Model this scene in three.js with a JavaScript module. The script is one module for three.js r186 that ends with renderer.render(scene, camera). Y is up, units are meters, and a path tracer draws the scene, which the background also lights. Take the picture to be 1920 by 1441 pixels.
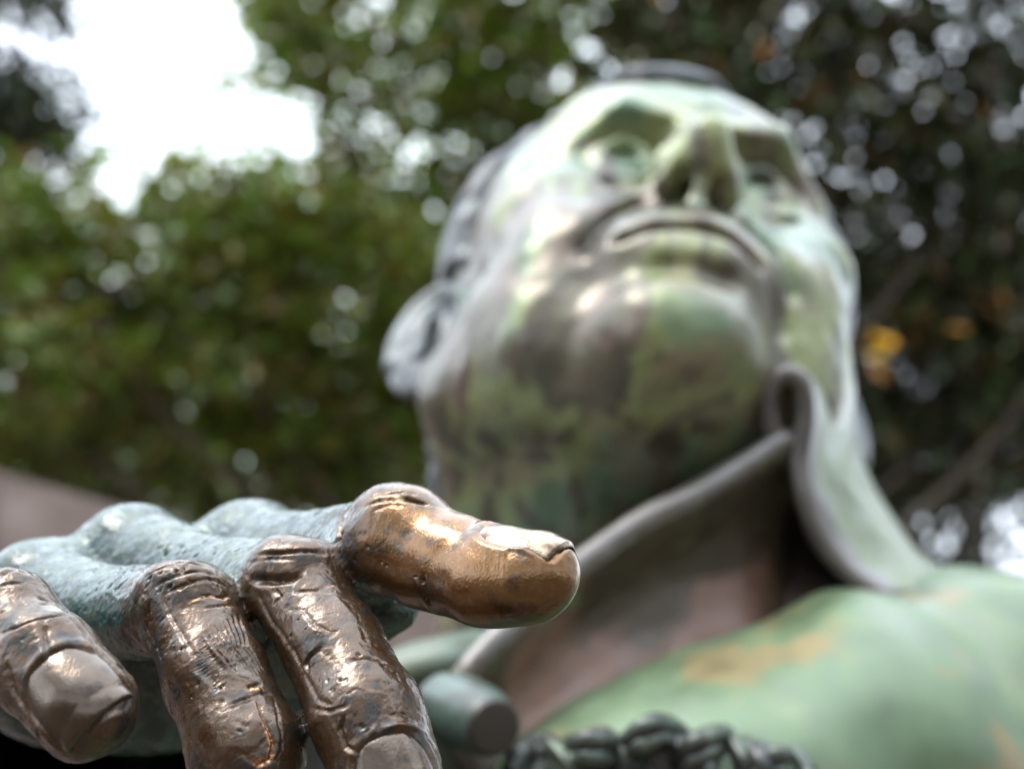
import * as THREE from 'three';
import { mergeGeometries } from 'three/addons/utils/BufferGeometryUtils.js';

// ---------------------------------------------------------------- camera, sky, sun, exposure
const scene = new THREE.Scene();
const PITCH = 22 * Math.PI / 180, EYE = new THREE.Vector3(0, 1.7, 0), FPX = 2741;
const camera = new THREE.PerspectiveCamera(2 * Math.atan(720.5 / FPX) * 180 / Math.PI, 4 / 3, 0.05, 900);
camera.position.copy(EYE);
camera.rotation.set(PITCH, 0, 0);
camera.focus = 0.492;
camera.updateProjectionMatrix();
camera.userData.fStop = camera.getFocalLength() / 9.0;        // an opening of 9 mm, as the size of the blur discs tells

function skyTexture() {
  const w = 256, h = 128, data = new Float32Array(w * h * 4);
  for (let j = 0; j < h; j++) for (let i = 0; i < w; i++) {
    const el = (j + 0.5) / h * Math.PI - Math.PI / 2, az = (i + 0.5) / w * 2 * Math.PI;
    const s = Math.max(0, Math.sin(el)), c = Math.cos(el);
    const n = fbm(c * Math.cos(az) * 2.2 + 9, Math.sin(el) * 4 + 3, c * Math.sin(az) * 2.2 + 5, 4);
    const L = 2.15 * (0.62 + 0.38 * s) * (1 + 0.22 * n);
    const o = (j * w + i) * 4;
    data[o] = L * 0.89; data[o + 1] = L * 0.985; data[o + 2] = L * 1.11; data[o + 3] = 1;
  }
  const t = new THREE.DataTexture(data, w, h, THREE.RGBAFormat, THREE.FloatType);
  t.mapping = THREE.EquirectangularReflectionMapping; t.magFilter = THREE.LinearFilter; t.minFilter = THREE.LinearFilter;
  t.wrapS = THREE.RepeatWrapping; t.needsUpdate = true;
  return t;
}
const sun = new THREE.DirectionalLight(new THREE.Color().setRGB(1, 0.96, 0.88), 1.3);
sun.position.set(-5, 9, 2.5);
sun.castShadow = true; sun.shadow.radius = 45; sun.shadow.mapSize.set(2048, 2048);
Object.assign(sun.shadow.camera, { left: -8, right: 8, top: 8, bottom: -8, near: 0.5, far: 40 });
scene.add(sun, sun.target);
const renderer = new THREE.WebGLRenderer({ antialias: true });
renderer.setSize(1024, 768);
renderer.toneMapping = THREE.LinearToneMapping;
renderer.toneMappingExposure = 1.68;
renderer.shadowMap.enabled = true;

// ---------------------------------------------------------------- helpers: noise, vectors, pixels to points
let seed = 12345;
function rnd() { seed = (seed + 0x6d2b79f5) | 0; let t = Math.imul(seed ^ (seed >>> 15), 1 | seed); t = (t + Math.imul(t ^ (t >>> 7), 61 | t)) ^ t; return ((t ^ (t >>> 14)) >>> 0) / 4294967296; }
function gauss() { return Math.sqrt(-2 * Math.log(rnd() + 1e-9)) * Math.cos(6.2831853 * rnd()); }
var PERM;
function perm() { PERM = new Uint8Array(512); const p = [...Array(256).keys()]; let s = 77; for (let i = 255; i > 0; i--) { s = (Math.imul(s, 1664525) + 1013904223) >>> 0; const k = s % (i + 1); [p[i], p[k]] = [p[k], p[i]]; } for (let i = 0; i < 512; i++) PERM[i] = p[i & 255]; }
function gr(h, x, y, z) { h &= 15; const u = h < 8 ? x : y, v = h < 4 ? y : h === 12 || h === 14 ? x : z; return ((h & 1) ? -u : u) + ((h & 2) ? -v : v); }
function noise(x, y, z) {
  if (!PERM) perm();
  const fx = Math.floor(x), fy = Math.floor(y), fz = Math.floor(z), X = fx & 255, Y = fy & 255, Z = fz & 255;
  x -= fx; y -= fy; z -= fz;
  const u = x * x * x * (x * (x * 6 - 15) + 10), v = y * y * y * (y * (y * 6 - 15) + 10), w = z * z * z * (z * (z * 6 - 15) + 10);
  const A = PERM[X] + Y, AA = PERM[A & 255] + Z, AB = PERM[(A + 1) & 255] + Z, B = PERM[(X + 1) & 255] + Y, BA = PERM[B & 255] + Z, BB = PERM[(B + 1) & 255] + Z;
  const L = (a, b, t) => a + t * (b - a);
  return L(L(L(gr(PERM[AA & 255], x, y, z), gr(PERM[BA & 255], x - 1, y, z), u), L(gr(PERM[AB & 255], x, y - 1, z), gr(PERM[BB & 255], x - 1, y - 1, z), u), v),
    L(L(gr(PERM[(AA + 1) & 255], x, y, z - 1), gr(PERM[(BA + 1) & 255], x - 1, y, z - 1), u), L(gr(PERM[(AB + 1) & 255], x, y - 1, z - 1), gr(PERM[(BB + 1) & 255], x - 1, y - 1, z - 1), u), v), w);
}
function fbm(x, y, z, o = 4) { let s = 0, a = 1; for (let i = 0; i < o; i++) { s += a * noise(x, y, z); x = x * 2.03 + 1.7; y = y * 2.03 + 9.2; z = z * 2.03 + 3.1; a *= 0.5; } return s; }
const clamp = (x, a = 0, b = 1) => x < a ? a : x > b ? b : x;
const sstep = (a, b, x) => { const t = clamp((x - a) / (b - a)); return t * t * (3 - 2 * t); };
const lerp = (a, b, t) => a + (b - a) * t;
const mixc = (a, b, t) => [a[0] + (b[0] - a[0]) * t, a[1] + (b[1] - a[1]) * t, a[2] + (b[2] - a[2]) * t];
const V = (x, y, z) => new THREE.Vector3(x, y, z);
const SP = Math.sin(PITCH), CP = Math.cos(PITCH);
// direction of a photograph pixel, and the point on it at a depth along the lens axis
function ray(px, py) { const a = (px - 960) / FPX, b = (720.5 - py) / FPX; return V(a, SP + CP * b, -CP + SP * b); }
function P(px, py, d) { return ray(px, py).multiplyScalar(d).add(EYE); }
const camToWorld = (x, y, z) => V(x, y * CP - z * SP, y * SP + z * CP);   // direction: right, up, towards the viewer
scene.background = skyTexture();
scene.environment = scene.background;

const used = new Map();
function numbered(n) { const k = used.get(n) || 0; used.set(n, k + 1); return k ? n + '_' + String(k).padStart(3, '0') : n; }
function tag(o, label, category, group, kind) { o.userData.label = label; o.userData.category = category; if (group) o.userData.group = group; if (kind) o.userData.kind = kind; return o; }
function put(o) { o.traverse((m) => { if (m.isMesh) { m.castShadow = true; m.receiveShadow = true; } }); scene.add(o); return o; }

// ---------------------------------------------------------------- distance fields and their surfaces
const smin = (a, b, k) => { const h = Math.max(k - Math.abs(a - b), 0) / k; return Math.min(a, b) - h * h * k * 0.25; };
const smax = (a, b, k) => -smin(-a, -b, k);
function cone(x, y, z, a, b, ra, rb) {                // rounded cone between two joints
  const bx = b[0] - a[0], by = b[1] - a[1], bz = b[2] - a[2], px = x - a[0], py = y - a[1], pz = z - a[2];
  const t = clamp((px * bx + py * by + pz * bz) / (bx * bx + by * by + bz * bz));
  return Math.hypot(px - bx * t, py - by * t, pz - bz * t) - (ra + (rb - ra) * t);
}
function ell(x, y, z, cx, cy, cz, rx, ry, rz) {
  x -= cx; y -= cy; z -= cz;
  const k0 = Math.hypot(x / rx, y / ry, z / rz), k1 = Math.hypot(x / (rx * rx), y / (ry * ry), z / (rz * rz));
  return k1 < 1e-9 ? -Math.min(rx, ry, rz) : k0 * (k0 - 1) / k1;
}
function polygonize(f, lo, hi, cell, slack = 1.3) {    // surface nets on the blocks near the surface
  const nx = Math.ceil((hi[0] - lo[0]) / cell / 8) * 8, ny = Math.ceil((hi[1] - lo[1]) / cell / 8) * 8, nz = Math.ceil((hi[2] - lo[2]) / cell / 8) * 8;
  const sx = nx + 1, sxy = sx * (ny + 1), val = new Float32Array(sxy * (nz + 1)).fill(NaN), vid = new Int32Array(sxy * (nz + 1)).fill(-1);
  const blocks = [], reach = 4 * cell * 1.733 * slack + cell;
  for (let k = 0; k < nz; k += 8) for (let j = 0; j < ny; j += 8) for (let i = 0; i < nx; i += 8) {
    if (Math.abs(f(lo[0] + (i + 4) * cell, lo[1] + (j + 4) * cell, lo[2] + (k + 4) * cell)) > reach) continue;
    blocks.push([i, j, k]);
    for (let c = k; c <= k + 8; c++) for (let b = j; b <= j + 8; b++) for (let a = i, o = a + b * sx + c * sxy; a <= i + 8; a++, o++)
      if (Number.isNaN(val[o])) val[o] = f(lo[0] + a * cell, lo[1] + b * cell, lo[2] + c * cell);
  }
  const pos = [], idx = [], off = [0, 1, sx, sx + 1, sxy, sxy + 1, sxy + sx, sxy + sx + 1];
  for (const [i, j, k] of blocks) for (let c = k; c < k + 8; c++) for (let b = j; b < j + 8; b++) for (let a = i, o = a + b * sx + c * sxy; a < i + 8; a++, o++) {
    let m = 0; for (let q = 0; q < 8; q++) if (val[o + off[q]] < 0) m |= 1 << q;
    if (m === 0 || m === 255) continue;
    let X = 0, Y = 0, Z = 0, n = 0;
    for (let q = 0; q < 8; q++) for (let e = 1; e < 8; e <<= 1) { if (q & e) continue; const r = q | e; if (((m >> q) & 1) === ((m >> r) & 1)) continue; const va = val[o + off[q]], vb = val[o + off[r]], t = va / (va - vb); X += (q & 1) + (e === 1 ? t : 0); Y += ((q >> 1) & 1) + (e === 2 ? t : 0); Z += ((q >> 2) & 1) + (e === 4 ? t : 0); n++; }
    vid[o] = pos.length / 3; pos.push(lo[0] + (a + X / n) * cell, lo[1] + (b + Y / n) * cell, lo[2] + (c + Z / n) * cell);
  }
  const quad = (a, b, c, d, flip) => { if (a < 0 || b < 0 || c < 0 || d < 0) return; flip ? idx.push(a, c, b, a, d, c) : idx.push(a, b, c, a, c, d); };
  for (const [i, j, k] of blocks) for (let c = k; c < k + 8; c++) for (let b = j; b < j + 8; b++) for (let a = i, o = a + b * sx + c * sxy; a < i + 8; a++, o++) {
    const s = val[o] < 0;
    if (b > 0 && c > 0 && s !== (val[o + 1] < 0)) quad(vid[o - sx - sxy], vid[o - sxy], vid[o], vid[o - sx], !s);
    if (a > 0 && c > 0 && s !== (val[o + sx] < 0)) quad(vid[o - 1 - sxy], vid[o - 1], vid[o], vid[o - sxy], !s);
    if (a > 0 && b > 0 && s !== (val[o + sxy] < 0)) quad(vid[o - 1 - sx], vid[o - sx], vid[o], vid[o - 1], !s);
  }
  return { pos: Float32Array.from(pos), idx: Uint32Array.from(idx) };
}
function gradient(f, x, y, z, e) {
  const gx = f(x + e, y, z) - f(x - e, y, z), gy = f(x, y + e, z) - f(x, y - e, z), gz = f(x, y, z + e) - f(x, y, z - e), l = Math.hypot(gx, gy, gz) || 1;
  return [gx / l, gy / l, gz / l];
}
function subdivide(m, want) {                          // splits the triangles that want() picks; neighbours stay joined
  const mid = new Map(), pos = Array.from(m.pos), N = m.pos.length / 3, out = [];
  const key = (a, b) => a < b ? a * N + b : b * N + a;
  const mark = new Set();
  for (let i = 0; i < m.idx.length; i += 3) { const [a, b, c] = [m.idx[i], m.idx[i + 1], m.idx[i + 2]]; if (want(m.pos, a, b, c)) { mark.add(key(a, b)); mark.add(key(b, c)); mark.add(key(c, a)); } }
  const get = (a, b) => { const k = key(a, b); if (!mark.has(k)) return -1; let v = mid.get(k); if (v === undefined) { v = pos.length / 3; mid.set(k, v); pos.push((pos[a * 3] + pos[b * 3]) / 2, (pos[a * 3 + 1] + pos[b * 3 + 1]) / 2, (pos[a * 3 + 2] + pos[b * 3 + 2]) / 2); } return v; };
  for (let i = 0; i < m.idx.length; i += 3) {
    const [a, b, c] = [m.idx[i], m.idx[i + 1], m.idx[i + 2]], p = get(a, b), q = get(b, c), r = get(c, a), n = (p >= 0) + (q >= 0) + (r >= 0);
    if (n === 3) out.push(a, p, r, p, b, q, r, q, c, p, q, r);
    else if (n === 0) out.push(a, b, c);
    else if (n === 1) { if (p >= 0) out.push(a, p, c, p, b, c); else if (q >= 0) out.push(a, b, q, a, q, c); else out.push(a, b, r, r, b, c); }
    else if (p < 0) out.push(a, b, q, a, q, r, r, q, c);
    else if (q < 0) out.push(a, p, r, p, b, r, r, b, c);
    else out.push(a, p, c, p, q, c, p, b, q);
  }
  return { pos: Float32Array.from(pos), idx: Uint32Array.from(out) };
}
function normalsOf(m) {
  const n = new Float32Array(m.pos.length), p = m.pos;
  for (let i = 0; i < m.idx.length; i += 3) {
    const a = m.idx[i] * 3, b = m.idx[i + 1] * 3, c = m.idx[i + 2] * 3;
    const ux = p[b] - p[a], uy = p[b + 1] - p[a + 1], uz = p[b + 2] - p[a + 2], vx = p[c] - p[a], vy = p[c + 1] - p[a + 1], vz = p[c + 2] - p[a + 2];
    const x = uy * vz - uz * vy, y = uz * vx - ux * vz, z = ux * vy - uy * vx;
    for (const q of [a, b, c]) { n[q] += x; n[q + 1] += y; n[q + 2] += z; }
  }
  for (let i = 0; i < n.length; i += 3) { const l = Math.hypot(n[i], n[i + 1], n[i + 2]) || 1; n[i] /= l; n[i + 1] /= l; n[i + 2] /= l; }
  return n;
}
// geometry with box-projected uv in metres, colour per vertex, and (roughness, metalness) of the vertex in uv1
function finish(m, look, base, tile = 0.06) {
  const nor = normalsOf(m), made = new Map(), P_ = [], N_ = [], U = [], U1 = [], C = [], idx = new Uint32Array(m.idx.length), p = m.pos, n = p.length / 3;
  const looks = new Array(n);
  for (let i = 0; i < m.idx.length; i += 3) {
    const a = m.idx[i] * 3, b = m.idx[i + 1] * 3, c = m.idx[i + 2] * 3;
    const ux = p[b] - p[a], uy = p[b + 1] - p[a + 1], uz = p[b + 2] - p[a + 2], vx = p[c] - p[a], vy = p[c + 1] - p[a + 1], vz = p[c + 2] - p[a + 2];
    const x = Math.abs(uy * vz - uz * vy), y = Math.abs(uz * vx - ux * vz), z = Math.abs(ux * vy - uy * vx), ax = x > y && x > z ? 0 : y > z ? 1 : 2;
    for (let q = 0; q < 3; q++) {
      const v = m.idx[i + q], k = v * 3 + ax; let w = made.get(k);
      if (w === undefined) {
        w = P_.length / 3; made.set(k, w);
        const X = p[v * 3], Y = p[v * 3 + 1], Z = p[v * 3 + 2];
        P_.push(X - base.x, Y - base.y, Z - base.z); N_.push(nor[v * 3], nor[v * 3 + 1], nor[v * 3 + 2]);
        ax === 0 ? U.push(Z / tile, Y / tile) : ax === 1 ? U.push(X / tile, Z / tile) : U.push(X / tile, Y / tile);
        const l = looks[v] || (looks[v] = look(X, Y, Z, nor[v * 3], nor[v * 3 + 1], nor[v * 3 + 2], v));
        C.push(clamp(l[0]), clamp(l[1]), clamp(l[2])); U1.push(lerp(0.01, 0.99, clamp(l[3])), lerp(0.01, 0.99, clamp(l[4])));
      }
      idx[i + q] = w;
    }
  }
  const g = new THREE.BufferGeometry();
  g.setAttribute('position', new THREE.Float32BufferAttribute(P_, 3)); g.setAttribute('normal', new THREE.Float32BufferAttribute(N_, 3));
  g.setAttribute('uv', new THREE.Float32BufferAttribute(U, 2)); g.setAttribute('uv1', new THREE.Float32BufferAttribute(U1, 2)); g.setAttribute('color', new THREE.Float32BufferAttribute(C, 3));
  g.setIndex(new THREE.BufferAttribute(idx, 1));
  return g;
}
function catmull(pts, t) {
  const n = pts.length - 1, x = clamp(t) * n, i = Math.min(Math.floor(x), n - 1), f = x - i;
  const a = pts[Math.max(i - 1, 0)], b = pts[i], c = pts[i + 1], d = pts[Math.min(i + 2, n)], o = V(0, 0, 0);
  for (const k of ['x', 'y', 'z']) o[k] = 0.5 * (2 * b[k] + (c[k] - a[k]) * f + (2 * a[k] - 5 * b[k] + 4 * c[k] - d[k]) * f * f + (3 * b[k] - a[k] - 3 * c[k] + d[k]) * f * f * f);
  return o;
}
// a cloth of bronze with a thickness and rounded rims, over a net of points
function sheet(rows, th, nu, nv, wave) {
  const at = (u, v) => { const p = catmull(rows.map((r) => catmull(r, u)), v); return p; };
  const pos = [], idx = [], grid = [], nor = [];
  for (let j = 0; j <= nv; j++) for (let i = 0; i <= nu; i++) grid.push(at(i / nu, j / nv));
  const G = (i, j) => grid[clamp(j, 0, nv) * (nu + 1) + clamp(i, 0, nu)];
  for (let j = 0; j <= nv; j++) for (let i = 0; i <= nu; i++) nor.push(G(i + 1, j).clone().sub(G(i - 1, j)).cross(G(i, j + 1).clone().sub(G(i, j - 1))).normalize().negate());
  if (wave) grid.forEach((p, k) => p.addScaledVector(nor[k], wave(p, (k % (nu + 1)) / nu, Math.floor(k / (nu + 1)) / nv)));
  const id = (i, j) => j * (nu + 1) + i, n = grid.length;
  for (const s of [1, -1]) for (let k = 0; k < n; k++) pos.push(...grid[k].clone().addScaledVector(nor[k], s * th / 2).toArray());
  for (let j = 0; j < nv; j++) for (let i = 0; i < nu; i++) { const a = id(i, j), b = id(i + 1, j), c = id(i + 1, j + 1), d = id(i, j + 1); idx.push(a, c, b, a, d, c, n + a, n + b, n + c, n + a, n + c, n + d); }
  const loop = [];
  for (let i = 0; i < nu; i++) loop.push([i, 0]); for (let j = 0; j < nv; j++) loop.push([nu, j]); for (let i = nu; i > 0; i--) loop.push([i, nv]); for (let j = nv; j > 0; j--) loop.push([0, j]);
  const S = 6, ring = [];
  loop.forEach(([i, j]) => {
    const k = id(i, j), inward = V(0, 0, 0);
    if (j === 0) inward.add(G(i, 1).clone().sub(G(i, 0)).normalize()); if (j === nv) inward.add(G(i, nv - 1).clone().sub(G(i, nv)).normalize());
    if (i === 0) inward.add(G(1, j).clone().sub(G(0, j)).normalize()); if (i === nu) inward.add(G(nu - 1, j).clone().sub(G(nu, j)).normalize());
    const nn = nor[k], o = inward.negate().addScaledVector(nn, -inward.dot(nn)).normalize(), r = [k];
    for (let s = 1; s < S; s++) { const a = s / S * Math.PI; r.push(pos.length / 3); pos.push(...grid[k].clone().addScaledVector(nn, Math.cos(a) * th / 2).addScaledVector(o, Math.sin(a) * th / 2).toArray()); }
    r.push(n + k); ring.push(r);
  });
  for (let q = 0; q < ring.length; q++) { const a = ring[q], b = ring[(q + 1) % ring.length]; for (let s = 0; s < S; s++) idx.push(a[s], b[s], b[s + 1], a[s], b[s + 1], a[s + 1]); }
  return { pos: Float32Array.from(pos), idx: Uint32Array.from(idx) };
}
function tubeMesh(curvePts, r, seg, rad) {
  const g = new THREE.TubeGeometry(new THREE.CatmullRomCurve3(curvePts), seg, r, rad, false);
  return { pos: Float32Array.from(g.attributes.position.array), idx: Uint32Array.from(g.index.array) };
}

// ---------------------------------------------------------------- the bronze: colour and (roughness, metalness) come from the vertices
function rampTexture() {
  const n = 64, d = new Uint8Array(n * n * 4);
  for (let j = 0; j < n; j++) for (let i = 0; i < n; i++) { const o = (j * n + i) * 4, r = i / (n - 1); d[o] = 255 * clamp(1.15 - r * 1.5); d[o + 1] = 255 * r; d[o + 2] = 255 * j / (n - 1); d[o + 3] = 255; }
  const t = new THREE.DataTexture(d, n, n); t.magFilter = THREE.LinearFilter; t.channel = 1; t.needsUpdate = true; return t;
}
function grainTexture() {                               // fine casting grain and scratches, tiles
  const n = 512, h = new Float32Array(n * n), d = new Uint8Array(n * n * 4);
  const T = (x, y, f, z) => { const a = 2 * Math.PI / n, r = f / (2 * Math.PI); return noise(Math.cos(x * a) * r + 40, Math.sin(x * a) * r + z, Math.cos(y * a) * r) + noise(Math.sin(y * a) * r + 7 + z, Math.cos(x * a) * r, Math.sin(x * a) * r + 3); };
  for (let y = 0; y < n; y++) for (let x = 0; x < n; x++) h[y * n + x] = 0.5 + 0.16 * T(x, y, 18, 3) + 0.2 * T(x, y, 60, 11) + 0.14 * T(x, y, 140, 21);
  for (let s = 0; s < 260; s++) { let x = rnd() * n, y = rnd() * n; const a = 0.6 + gauss() * 0.7, L = 8 + rnd() * 50, dp = 0.05 + rnd() * 0.2; for (let q = 0; q < L; q++) { const i = (((y | 0) % n + n) % n) * n + (((x | 0) % n + n) % n); h[i] -= dp * Math.sin(q / L * 3.1416); x += Math.cos(a); y += Math.sin(a); } }
  for (let s = 0; s < 90; s++) { const x = rnd() * n, y = rnd() * n, r = 1 + rnd() * 2.5; for (let j = -4; j <= 4; j++) for (let i = -4; i <= 4; i++) if (i * i + j * j < r * r) h[((((y + j) | 0) % n + n) % n) * n + ((((x + i) | 0) % n + n) % n)] -= 0.3; }
  for (let i = 0; i < n * n; i++) { const v = 255 * clamp(h[i]); d[i * 4] = d[i * 4 + 1] = d[i * 4 + 2] = v; d[i * 4 + 3] = 255; }
  const t = new THREE.DataTexture(d, n, n); t.magFilter = THREE.LinearFilter; t.wrapS = t.wrapT = THREE.RepeatWrapping; t.needsUpdate = true; return t;
}
const RAMP = rampTexture(), GRAIN = grainTexture();
const bronze = new THREE.MeshPhysicalMaterial({ name: 'waxed_bronze', vertexColors: true, roughness: 1, metalness: 1, roughnessMap: RAMP, metalnessMap: RAMP, clearcoat: 1, clearcoatRoughness: 0.17, clearcoatMap: RAMP, bumpMap: GRAIN, bumpScale: 0.0002 });
const weathered = new THREE.MeshPhysicalMaterial({ name: 'weathered_bronze', vertexColors: true, roughness: 1, metalness: 1, roughnessMap: RAMP, metalnessMap: RAMP, clearcoat: 0.9, clearcoatRoughness: 0.3, clearcoatMap: RAMP });

const BROWN = [0.09, 0.047, 0.021], GOLD = [0.215, 0.1, 0.03], COPPER = [0.62, 0.28, 0.12], TEAL = [0.013, 0.034, 0.03], PALE_TEAL = [0.044, 0.08, 0.072], BLACKISH = [0.012, 0.012, 0.011];
const PALE_GREEN = [0.24, 0.262, 0.105], MINT = [0.13, 0.195, 0.115], OCHRE = [0.3, 0.2, 0.09], ROSE = [0.15, 0.085, 0.062], DARKBRONZE = [0.042, 0.034, 0.028], OLIVE = [0.055, 0.07, 0.035];

// ---------------------------------------------------------------- the statue
const BASE = V(0.12, 0, -1.15);
const statue = new THREE.Group(); statue.name = 'bronze_statue'; statue.position.copy(BASE);
tag(statue, 'large bronze statue of a man in a cape reaching out a polished pointing hand', 'statue');
function part(name, m, look, mat, parent, tile) { const o = new THREE.Mesh(finish(m, look, BASE, tile), mat); o.name = name; (parent || statue).add(o); return o; }
const T0 = Date.now(), stage = (s) => console.log(s, ((Date.now() - T0) / 1000).toFixed(1) + 's');

// ---- hand: joints as (pixel x, pixel y, depth, radius in pixels at that depth)
const J = (px, py, d, r) => { const p = P(px, py, d); return { p: p.toArray(), r: r * d / FPX }; };
const chains = {
  index: [J(475, 1045, 0.645, 88), J(600, 1040, 0.585, 82), J(742, 1018, 0.532, 96), J(850, 1052, 0.513, 86), J(938, 1076, 0.499, 86), J(1012, 1072, 0.491, 77)],
  middle: [J(252, 1045, 0.625, 92), J(400, 1090, 0.575, 82), J(548, 1100, 0.530, 90), J(625, 1215, 0.505, 92), J(690, 1345, 0.483, 105), J(735, 1480, 0.470, 100)],
  ring: [J(75, 1112, 0.605, 90), J(210, 1150, 0.560, 84), J(350, 1146, 0.520, 88), J(405, 1270, 0.500, 96), J(462, 1410, 0.485, 106), J(495, 1560, 0.478, 98)],
  little: [J(-130, 1190, 0.575, 88), J(-60, 1165, 0.530, 84), J(8, 1165, 0.490, 92), J(85, 1245, 0.468, 100), J(158, 1325, 0.455, 100)],
  thumb: [J(420, 1290, 0.70, 110), J(570, 1215, 0.61, 90), J(690, 1140, 0.572, 68), J(722, 1130, 0.565, 62)],
};
const palm = [[J(475, 1050, 0.65, 85), J(330, 1180, 0.80, 125)], [J(250, 1060, 0.635, 90), J(250, 1180, 0.80, 135)], [J(75, 1120, 0.615, 86), J(170, 1190, 0.80, 130)], [J(-130, 1195, 0.585, 80), J(90, 1210, 0.80, 115)],
  [J(240, 1185, 0.80, 140), J(330, 1350, 1.05, 190)], [J(300, 1260, 0.66, 150), J(250, 1230, 0.78, 140)], [J(100, 1260, 0.63, 130), J(200, 1240, 0.78, 130)]];
const fingerField = (ch, k) => (x, y, z) => { let d = 1e9; for (let i = 0; i < ch.length - 1; i++) { const e = cone(x, y, z, ch[i].p, ch[i + 1].p, ch[i].r, ch[i + 1].r); d = d > 1e8 ? e : smin(d, e, k); } return d; };
const FF = {}, BALL = {};
for (const n in chains) { FF[n] = fingerField(chains[n], 0.004); const c = V(0, 0, 0); chains[n].forEach((j) => c.add(V(...j.p))); c.multiplyScalar(1 / chains[n].length); BALL[n] = [c.x, c.y, c.z, Math.max(...chains[n].map((j) => V(...j.p).distanceTo(c) + j.r))]; }
const join = (d, n, x, y, z, k) => { const b = BALL[n]; return Math.hypot(x - b[0], y - b[1], z - b[2]) - b[3] > d + k ? d : smin(d, FF[n](x, y, z), k); };
// flesh and bone that a row of cones does not give: knuckle pads, the full tip of the index finger, tendons
const extra = [[J(742, 985, 0.530, 62), J(770, 980, 0.527, 58), 0.012], [J(900, 1096, 0.499, 72), J(985, 1094, 0.489, 78), 0.006], [J(790, 1080, 0.52, 60), J(900, 1096, 0.502, 66), 0.006],
  [J(520, 1062, 0.528, 52), J(575, 1066, 0.524, 50), 0.012], [J(310, 1108, 0.518, 54), J(372, 1116, 0.514, 50), 0.012], [J(-10, 1130, 0.487, 60), J(35, 1135, 0.484, 60), 0.012],
  [J(225, 1010, 0.622, 58), J(275, 1010, 0.622, 58), 0.014], [J(452, 1012, 0.645, 60), J(490, 1010, 0.645, 60), 0.014], [J(55, 1078, 0.602, 56), J(95, 1080, 0.602, 56), 0.014]];
function handField(x, y, z) {
  let d = FF.index(x, y, z);
  for (const [a, b, k] of extra) if (Math.hypot(x - a.p[0], y - a.p[1], z - a.p[2]) < 0.07) d = smin(d, cone(x, y, z, a.p, b.p, a.r, b.r), k);
  d = join(d, 'middle', x, y, z, 0.005); d = join(d, 'ring', x, y, z, 0.005); d = join(d, 'little', x, y, z, 0.004); d = join(d, 'thumb', x, y, z, 0.006);
  let q = 1e9; for (const [a, b] of palm) { const e = cone(x, y, z, a.p, b.p, a.r, b.r); q = q > 1e8 ? e : smin(q, e, 0.03); }
  return smin(d, q, 0.014);
}
function surfAt(px, py) {                              // where the sight line of a pixel meets the hand
  const r = ray(px, py), l = r.length(); let t = 0.36;
  for (let i = 0; i < 90; i++) { const d = handField(EYE.x + r.x * t, EYE.y + r.y * t, EYE.z + r.z * t); t += d / l * 0.9; if (Math.abs(d) < 1e-5) break; if (t > 0.8) return null; }
  return [EYE.x + r.x * t, EYE.y + r.y * t, EYE.z + r.z * t];
}
const z1 = (a) => [a[0] / 2.526, 880 + a[1] / 2.526], z2 = (a) => [560 + a[0] / 2.481, 860 + a[1] / 2.481];
// tool marks: depth and width in mm (depth < 0 is a ridge), lip: the height of the raised side
const strokes = [];
function stroke(map, pts, depth, width, lip = 0, copper = 0) {
  const p = pts.map((a) => surfAt(...map(a))).filter(Boolean);
  for (let i = 0; i < p.length - 1; i++) if (Math.hypot(p[i][0] - p[i + 1][0], p[i][1] - p[i + 1][1], p[i][2] - p[i + 1][2]) < 0.03) strokes.push({ side: (() => { const g = gradient(handField, ...p[i], 2e-4); return V(p[i + 1][0] - p[i][0], p[i + 1][1] - p[i][1], p[i + 1][2] - p[i][2]).cross(V(...g)).normalize(); })(), a: p[i], b: p[i + 1], depth: depth / 1000, w: width / 1000, lip: lip / 1000, copper, t0: i / (p.length - 1), t1: (i + 1) / (p.length - 1) });
}
// ring finger
stroke(z1, [[735, 552], [800, 515], [900, 492], [1000, 502]], 1.6, 0.9, 0.9); stroke(z1, [[690, 505], [760, 468], [870, 442], [965, 468]], 1.2, 0.8, 0.7);
stroke(z1, [[780, 590], [900, 542], [1000, 524], [1062, 552]], 1.2, 0.7, 0.5); stroke(z1, [[900, 622], [980, 600], [1050, 612], [1078, 600]], 0.9, 0.6, 0.6, 0.7); stroke(z1, [[960, 662], [1030, 652], [1105, 656]], 0.9, 0.6, 0.6, 0.8);
stroke(z1, [[775, 590], [800, 680], [850, 765], [915, 870], [935, 930], [1020, 1052]], 0.6, 0.9, 0.5); stroke(z1, [[620, 660], [640, 780], [720, 920], [800, 1000], [850, 1080], [880, 1180], [960, 1380]], 0.4, 1.2, 0.35);
for (let i = 0; i < 9; i++) { const t = i / 8; stroke(z1, [[950 - 40 * t + 30 * (1 - t) * 0, 790 + 150 * t], [1000 - 10 * t, 870 + 110 * t], [1075 - 60 * t, 950 + 85 * t]], 1.3, 0.55); }
for (let i = 0; i < 8; i++) { const t = i / 7; stroke(z1, [[975 + 150 * t, 765 - 75 * t], [1030 + 140 * t, 850 - 20 * t], [1120 + 130 * t, 960]], 1.2, 0.55); }
stroke(z1, [[1095, 1112], [1160, 1085], [1272, 1062]], 1.2, 0.7, 0.5); stroke(z1, [[1085, 1135], [1140, 1110], [1200, 1092]], 0.8, 0.6); stroke(z1, [[1175, 1030], [1225, 1022]], 1.3, 0.9, 0.8, 0.8);
stroke(z1, [[1215, 1095], [1245, 1190], [1290, 1300], [1280, 1370], [1222, 1398], [1150, 1345]], 1.0, 0.7, 0.5, 0.9); stroke(z1, [[1295, 1085], [1312, 1200], [1332, 1335]], 0.9, 0.6, 0.3);
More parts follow.
